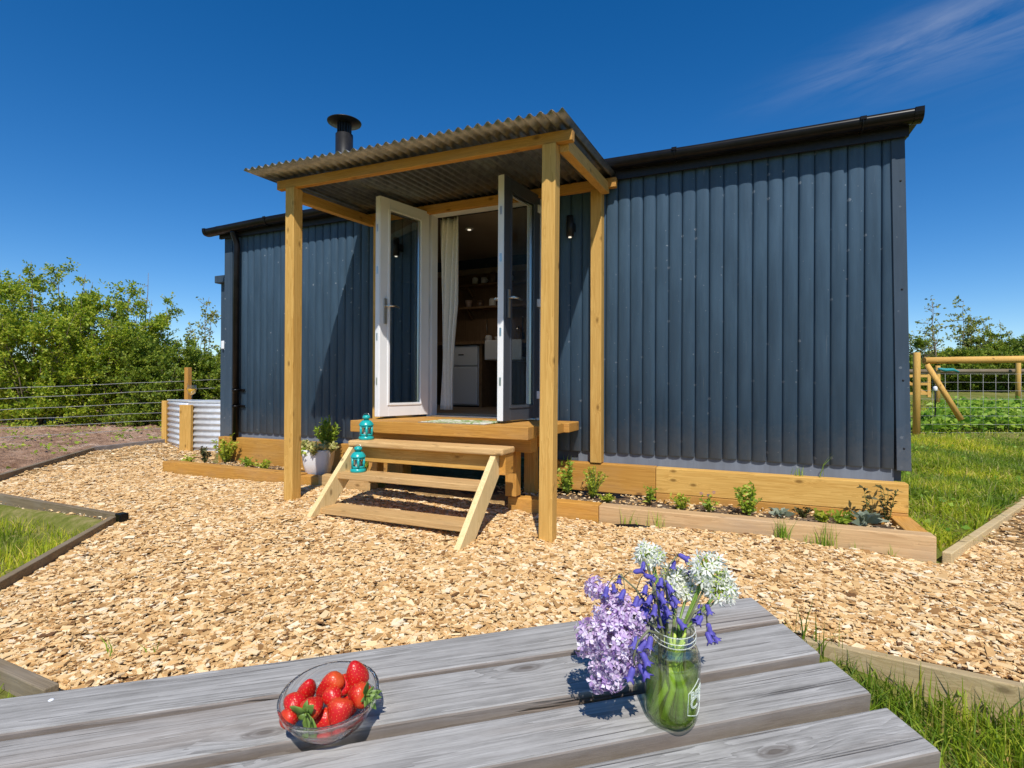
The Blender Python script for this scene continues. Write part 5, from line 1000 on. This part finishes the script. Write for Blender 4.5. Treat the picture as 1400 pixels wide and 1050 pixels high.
def florets(P, N_, L, npet=4, lw=.62, cup=.35):
    """small flowers at P facing N_: a ring of pointed petals each"""
    n = len(P); N_ = N_/np.linalg.norm(N_, axis=1, keepdims=True); A = np.cross(N_, RNG.normal(0, 1, (n, 3))); A /= np.linalg.norm(A, axis=1, keepdims=True); B = np.cross(N_, A); out = []
    for kk in range(npet):
        th = 2*np.pi*kk/npet; d = A*math.cos(th)+B*math.sin(th); s_ = -A*math.sin(th)+B*math.cos(th); l = (L*RNG.uniform(.8, 1.15, n))[:, None]
        V = np.stack([P, P+d*l*.55+s_*l*lw*.5+N_*l*.18, P+d*l+N_*l*cup*RNG.uniform(.2, 1.4, n)[:, None], P+d*l*.55-s_*l*lw*.5+N_*l*.18], 1); out.append(V)
    V = np.concatenate(out); return V.reshape(-1, 3), np.arange(4*len(V)).reshape(-1, 4)
li = flower_thing('lilac_sprig', 'drooping pale purple lilac sprig hanging over the left of the jar', 'flower')
tip = jl(838, 915, .80); mb = MB(); pa = stem_path(jl(872, 838, .83), 2.4); mb.tube(pa+[jl(858, 862, .81), jl(845, 890, .80), tip], [.003]*len(pa)+[.0024, .0018, .001], 7)
PF, NF = [], []
for (px, py, r, dpt) in ((814, 803, 17, .86), (832, 815, 17, .85), (850, 826, 19, .84), (836, 842, 25, .83), (862, 846, 24, .82), (810, 868, 25, .83), (840, 872, 30, .80), (868, 880, 22, .81), (803, 884, 17, .83), (838, 902, 26, .80), (862, 906, 17, .81), (822, 922, 21, .81), (840, 930, 15, .80), (818, 938, 9, .81), (850, 862, 26, .82)):
    c0 = np.array(jl(px, py, dpt)); rr = r*dpt/738; q_ = int(18+r*r*.088); d_ = RNG.normal(0, 1, (q_, 3)); d_ /= np.linalg.norm(d_, axis=1, keepdims=True); rad = rr*RNG.uniform(.5, .96, q_)
    PF.append(c0+d_*rad[:, None]); NF.append(d_+RNG.normal(0, .22, (q_, 3))); mb.tube([pa[-1].lerp(tip, min(1, max(0, (py-838)/80))), Vector(c0)], [.0013, .0008], 5)
mb.build('stem', BSTEM, li); V, F = florets(np.concatenate(PF), np.concatenate(NF), .0086, 4, .66, .22); npobj('blossom', V, F, LILAC, li, False)
for px, py, dpt in ((872, 852, .86), (878, 868, .85)):
    a = jl(880, 850, .84); leafobj('leaf', [a], [np.array(jl(px-16, py+6, dpt)-a)], .045, .03, PLANTM, li, .08)
def bells(stem_px, bell_list, dpt, label, ang, seed):
    o = flower_thing('bluebell', label, 'flower', 'bluebells in the jar'); q = np.random.default_rng(seed); mb = MB(); top = [jl(x, y, dpt) for x, y in stem_px]; pa = stem_path(top[0], ang, .015); pa = pa+top[1:]
    mb.tube(pa, [.0021]*7+[.0016, .0013, .001, .001, .001][:len(top)-1], 6)
    for i, (px, py, dx, dy, s_) in enumerate(bell_list):
        c = jl(px, py, dpt+q.uniform(-.012, .012)); ax = (JI.to_3x3()@(rt*dx-up*dy-fw*q.uniform(.0, .7))).normalized(); near_ = min(pa[4:], key=lambda w: (w-c).length)
        mb.tube([near_, near_.lerp(c, .6)+Vector((0, 0, .004)), c], .0007, 5)
        M = Matrix.Translation(c)@ax.to_track_quat('Z', 'Y').to_matrix().to_4x4(); bb = MB(); n = 18
        bb.lathe([(.0008*s_, -.0005), (.0026*s_, .001*s_), (.0034*s_, .004*s_), (.0033*s_, .009*s_), (.0042*s_, .012*s_), (.0072*s_, .0142*s_), (.0066*s_, .0150*s_), (.0036*s_, .0120*s_), (.0027*s_, .009*s_), (.002*s_, .004*s_)], n)
        def lobes(p):
            x, y, z = p; t = max(0, (z-.0095*s_)/(.0055*s_)); f_ = 1-.42*t*(.5-.5*math.cos(6*math.atan2(y, x))); return tuple(M@Vector((x*f_, y*f_, z-.003*s_*t*(.5-.5*math.cos(6*math.atan2(y, x))))))
        bb.v = [lobes(p) for p in bb.v]; bb.build('bell', BLUE, o)
    mb.build('stem', BSTEM, o); return o
bells([(897, 838), (893, 800), (884, 772), (878, 762)], [(880, 768, -.3, 1, 1), (892, 812, -.6, 1, 1.1), (884, 826, -.8, .7, 1.15), (900, 822, .3, 1, 1.1), (889, 840, -.5, 1, 1.2), (876, 844, -.9, .6, 1.1), (903, 838, .3, 1, 1.2), (893, 852, -.2, 1, 1.2), (881, 858, -.6, .9, 1.1)], .855, 'tall bluebell stem rising left of the middle of the jar', 2.9, 1)
bells([(905, 835), (908, 800), (915, 772), (926, 760)], [(928, 758, .9, .5, 1.15), (922, 766, -.2, 1, 1), (908, 792, .4, 1, 1.05), (912, 806, .2, 1, 1.1), (902, 796, -.5, 1, 1.1), (896, 790, -.8, .8, 1.1), (915, 820, .6, 1, 1.1), (906, 850, .1, 1, 1.2), (922, 836, .2, 1, 1.05)], .865, 'bluebell arching right with one flower at its tip', 1.2, 2)
bells([(888, 832), (870, 806), (852, 790), (846, 784)], [(866, 782, .9, -.2, 1.15), (848, 786, -.3, 1, 1), (854, 806, -.5, .8, 1.2), (830, 802, -.2, 1, 1.1), (838, 798, .2, 1, .9), (872, 815, -.4, 1, 1.2), (880, 786, .9, .2, 1.1)], .835, 'bluebell leaning left over the lilac', 3.4, 3)
bells([(886, 862), (872, 878), (866, 898), (868, 910)], [(872, 870, -.5, .9, 1.4), (884, 876, -.7, .8, 1.5), (878, 892, .4, .9, 1.35), (866, 912, -.4, 1, 1.45), (874, 908, .5, .8, 1.5), (890, 870, -.3, 1, 1.3)], .785, 'bluebell drooping at the left side of the jar neck', 4.0, 4)
bells([(902, 846), (900, 828), (896, 808), (892, 796)], [(884, 800, -.5, 1, 1.1), (896, 802, .2, 1, 1.1), (890, 814, -.6, .9, 1.2), (902, 812, .4, .9, 1.15), (880, 818, -.8, .7, 1.2), (896, 826, -.2, 1, 1.2), (908, 828, .5, .9, 1.1), (886, 832, -.6, .8, 1.2), (900, 844, .1, 1, 1.15), (878, 838, -.7, .7, 1.15)], .828, 'dense bluebell spike between the lilac and the white flowers', 2.2, 7)
bells([(912, 842), (914, 822), (910, 800), (906, 788)], [(904, 790, -.3, 1, 1.1), (912, 798, .5, .9, 1.1), (906, 808, -.3, 1, 1.15), (918, 814, .6, .8, 1.1), (910, 832, .1, 1, 1.1), (926, 846, .6, .8, 1.15)], .842, 'bluebell spike standing just left of the middle white flower head', 1.7, 8)
bells([(948, 838), (958, 832), (966, 842), (967, 856)], [(957, 826, -.2, 1, 1.1), (966, 826, .3, 1, 1.1), (960, 842, -.6, .8, 1.1), (968, 852, .2, 1, 1.25), (966, 864, .3, 1, 1.25), (972, 866, .7, .8, 1.1), (955, 842, -.7, .4, 1.0), (944, 870, -.2, 1, 1.2)], .845, 'bluebell hanging over the right side of the jar', .3, 5)
bells([(925, 825), (935, 800), (948, 780), (956, 774)], [(948, 776, -.6, .6, 1.1), (955, 774, .5, .5, 1.1), (962, 777, .8, .3, 1.0)], .880, 'short bluebell tucked among the white flower heads', .9, 6)
GCEN = plain('flower_green', (.36, .48, .06), .5, noise=.3, nscale=80)
for i, (px, py, r, dpt, lab) in enumerate(((888, 760, 20, .895, 'white starry flower head at the top left of the bunch'), (922, 797, 24, .89, 'white starry flower head in the middle of the bunch'), (967, 781, 27, .86, 'largest white starry flower head at the upper right'), (985, 805, 24, .85, 'white starry flower head lowest at the right'), (940, 806, 14, .88, 'small white flower head beneath the largest one'))):
    o = flower_thing('allium', lab, 'flower', 'white starry flowers in the jar'); c = jl(px, py+2, dpt); pa = stem_path(c, .4+i*1.15, .020); MB().tube(pa, .0019, 8).build('stem', GSTEM, o)
    for e_ in range(2): MB().tube(stem_path(c+Vector((.006*math.cos(e_*3+i), .006*math.sin(e_*3+i), -.004)), .9+i*1.15+e_*2.2, .024), .0016, 7).build('stem', (GSTEM, BSTEM)[e_], o)
    q_ = int(24+r*1.5); d_ = RNG.normal(0, 1, (q_, 3)); d_ /= np.linalg.norm(d_, axis=1, keepdims=True); d_[:, 2] = d_[:, 2]*.8+.25; rr = r*dpt/738; Pq = np.array(c)+d_*(rr*RNG.uniform(.5, .98, q_))[:, None]
    V, F = florets(Pq, d_+RNG.normal(0, .3, d_.shape), .0118, 6, .36, .40); npobj('petals', V, F, ALL, o)
    st = MB()
    for w in Pq: st.tube([tuple(c), tuple((np.array(c)+w)/2+(0, 0, .001)), tuple(w)], [.0010, .0009, .0011], 5, 0)
    st.build('flower_stalks', GCEN, o); ov = MB()
    for w, dd in zip(Pq, d_):
        ov.lathe([(.0003, -.001), (.0016, .0003), (.0013, .002), (.0002, .0028)], 7, (0, 0, 0), 0, True, Matrix.Translation(Vector(w))@Vector(dd).to_track_quat('Z', 'Y').to_matrix().to_4x4())
    ov.build('flower_centres', GCEN, o)
for i in range(8):
    o = flower_thing('leafy_stalk', ('broad green stalk standing at the back of the jar', 'broad green stalk at the left inside the jar', 'pale green stalk in the middle of the jar', 'green stalk at the right inside the jar', 'short green stalk against the left wall of the jar', 'slanting stalk at the front of the jar', 'upright stalk behind the lettering of the jar', 'thin slanting stalk low in the jar')[i], 'stalk', 'green stalks in the jar'); a = 1.2+i*1.5
    top = Vector((.017*math.cos(a), .017*math.sin(a),   .122+.003*(i*5 % 8))); r_ = (.026, .031, .018, .030, .034, .029, .022, .033)[i]; a2 = a+2.6-.35*(i > 3); pa = [Vector((r_*math.cos(a2), r_*math.sin(a2), .010)), Vector((r_*.55*math.cos(a2+.5), r_*.55*math.sin(a2+.5), .055)), top.lerp(Vector((0, 0, .09)), .5), top]; MB().tube(pa, [.0052, .0048, .0036, .0018], 8).build('stalk', (LSTEM, LSTEM, GSTEM)[i % 3], o)
for j, (px, py, h, n_) in enumerate(((150, 905, .14, 7), (215, 912, .10, 5))):
    w = at(px, py, 2.33); tuft(w.x, w.y, gz(w.x, w.y), h, n_, ('sparse grass blades sprouting through the chips near the table', 'few short blades beside the sparse grass in the chips')[j], 60+j, group='grass sprouting in the chips')
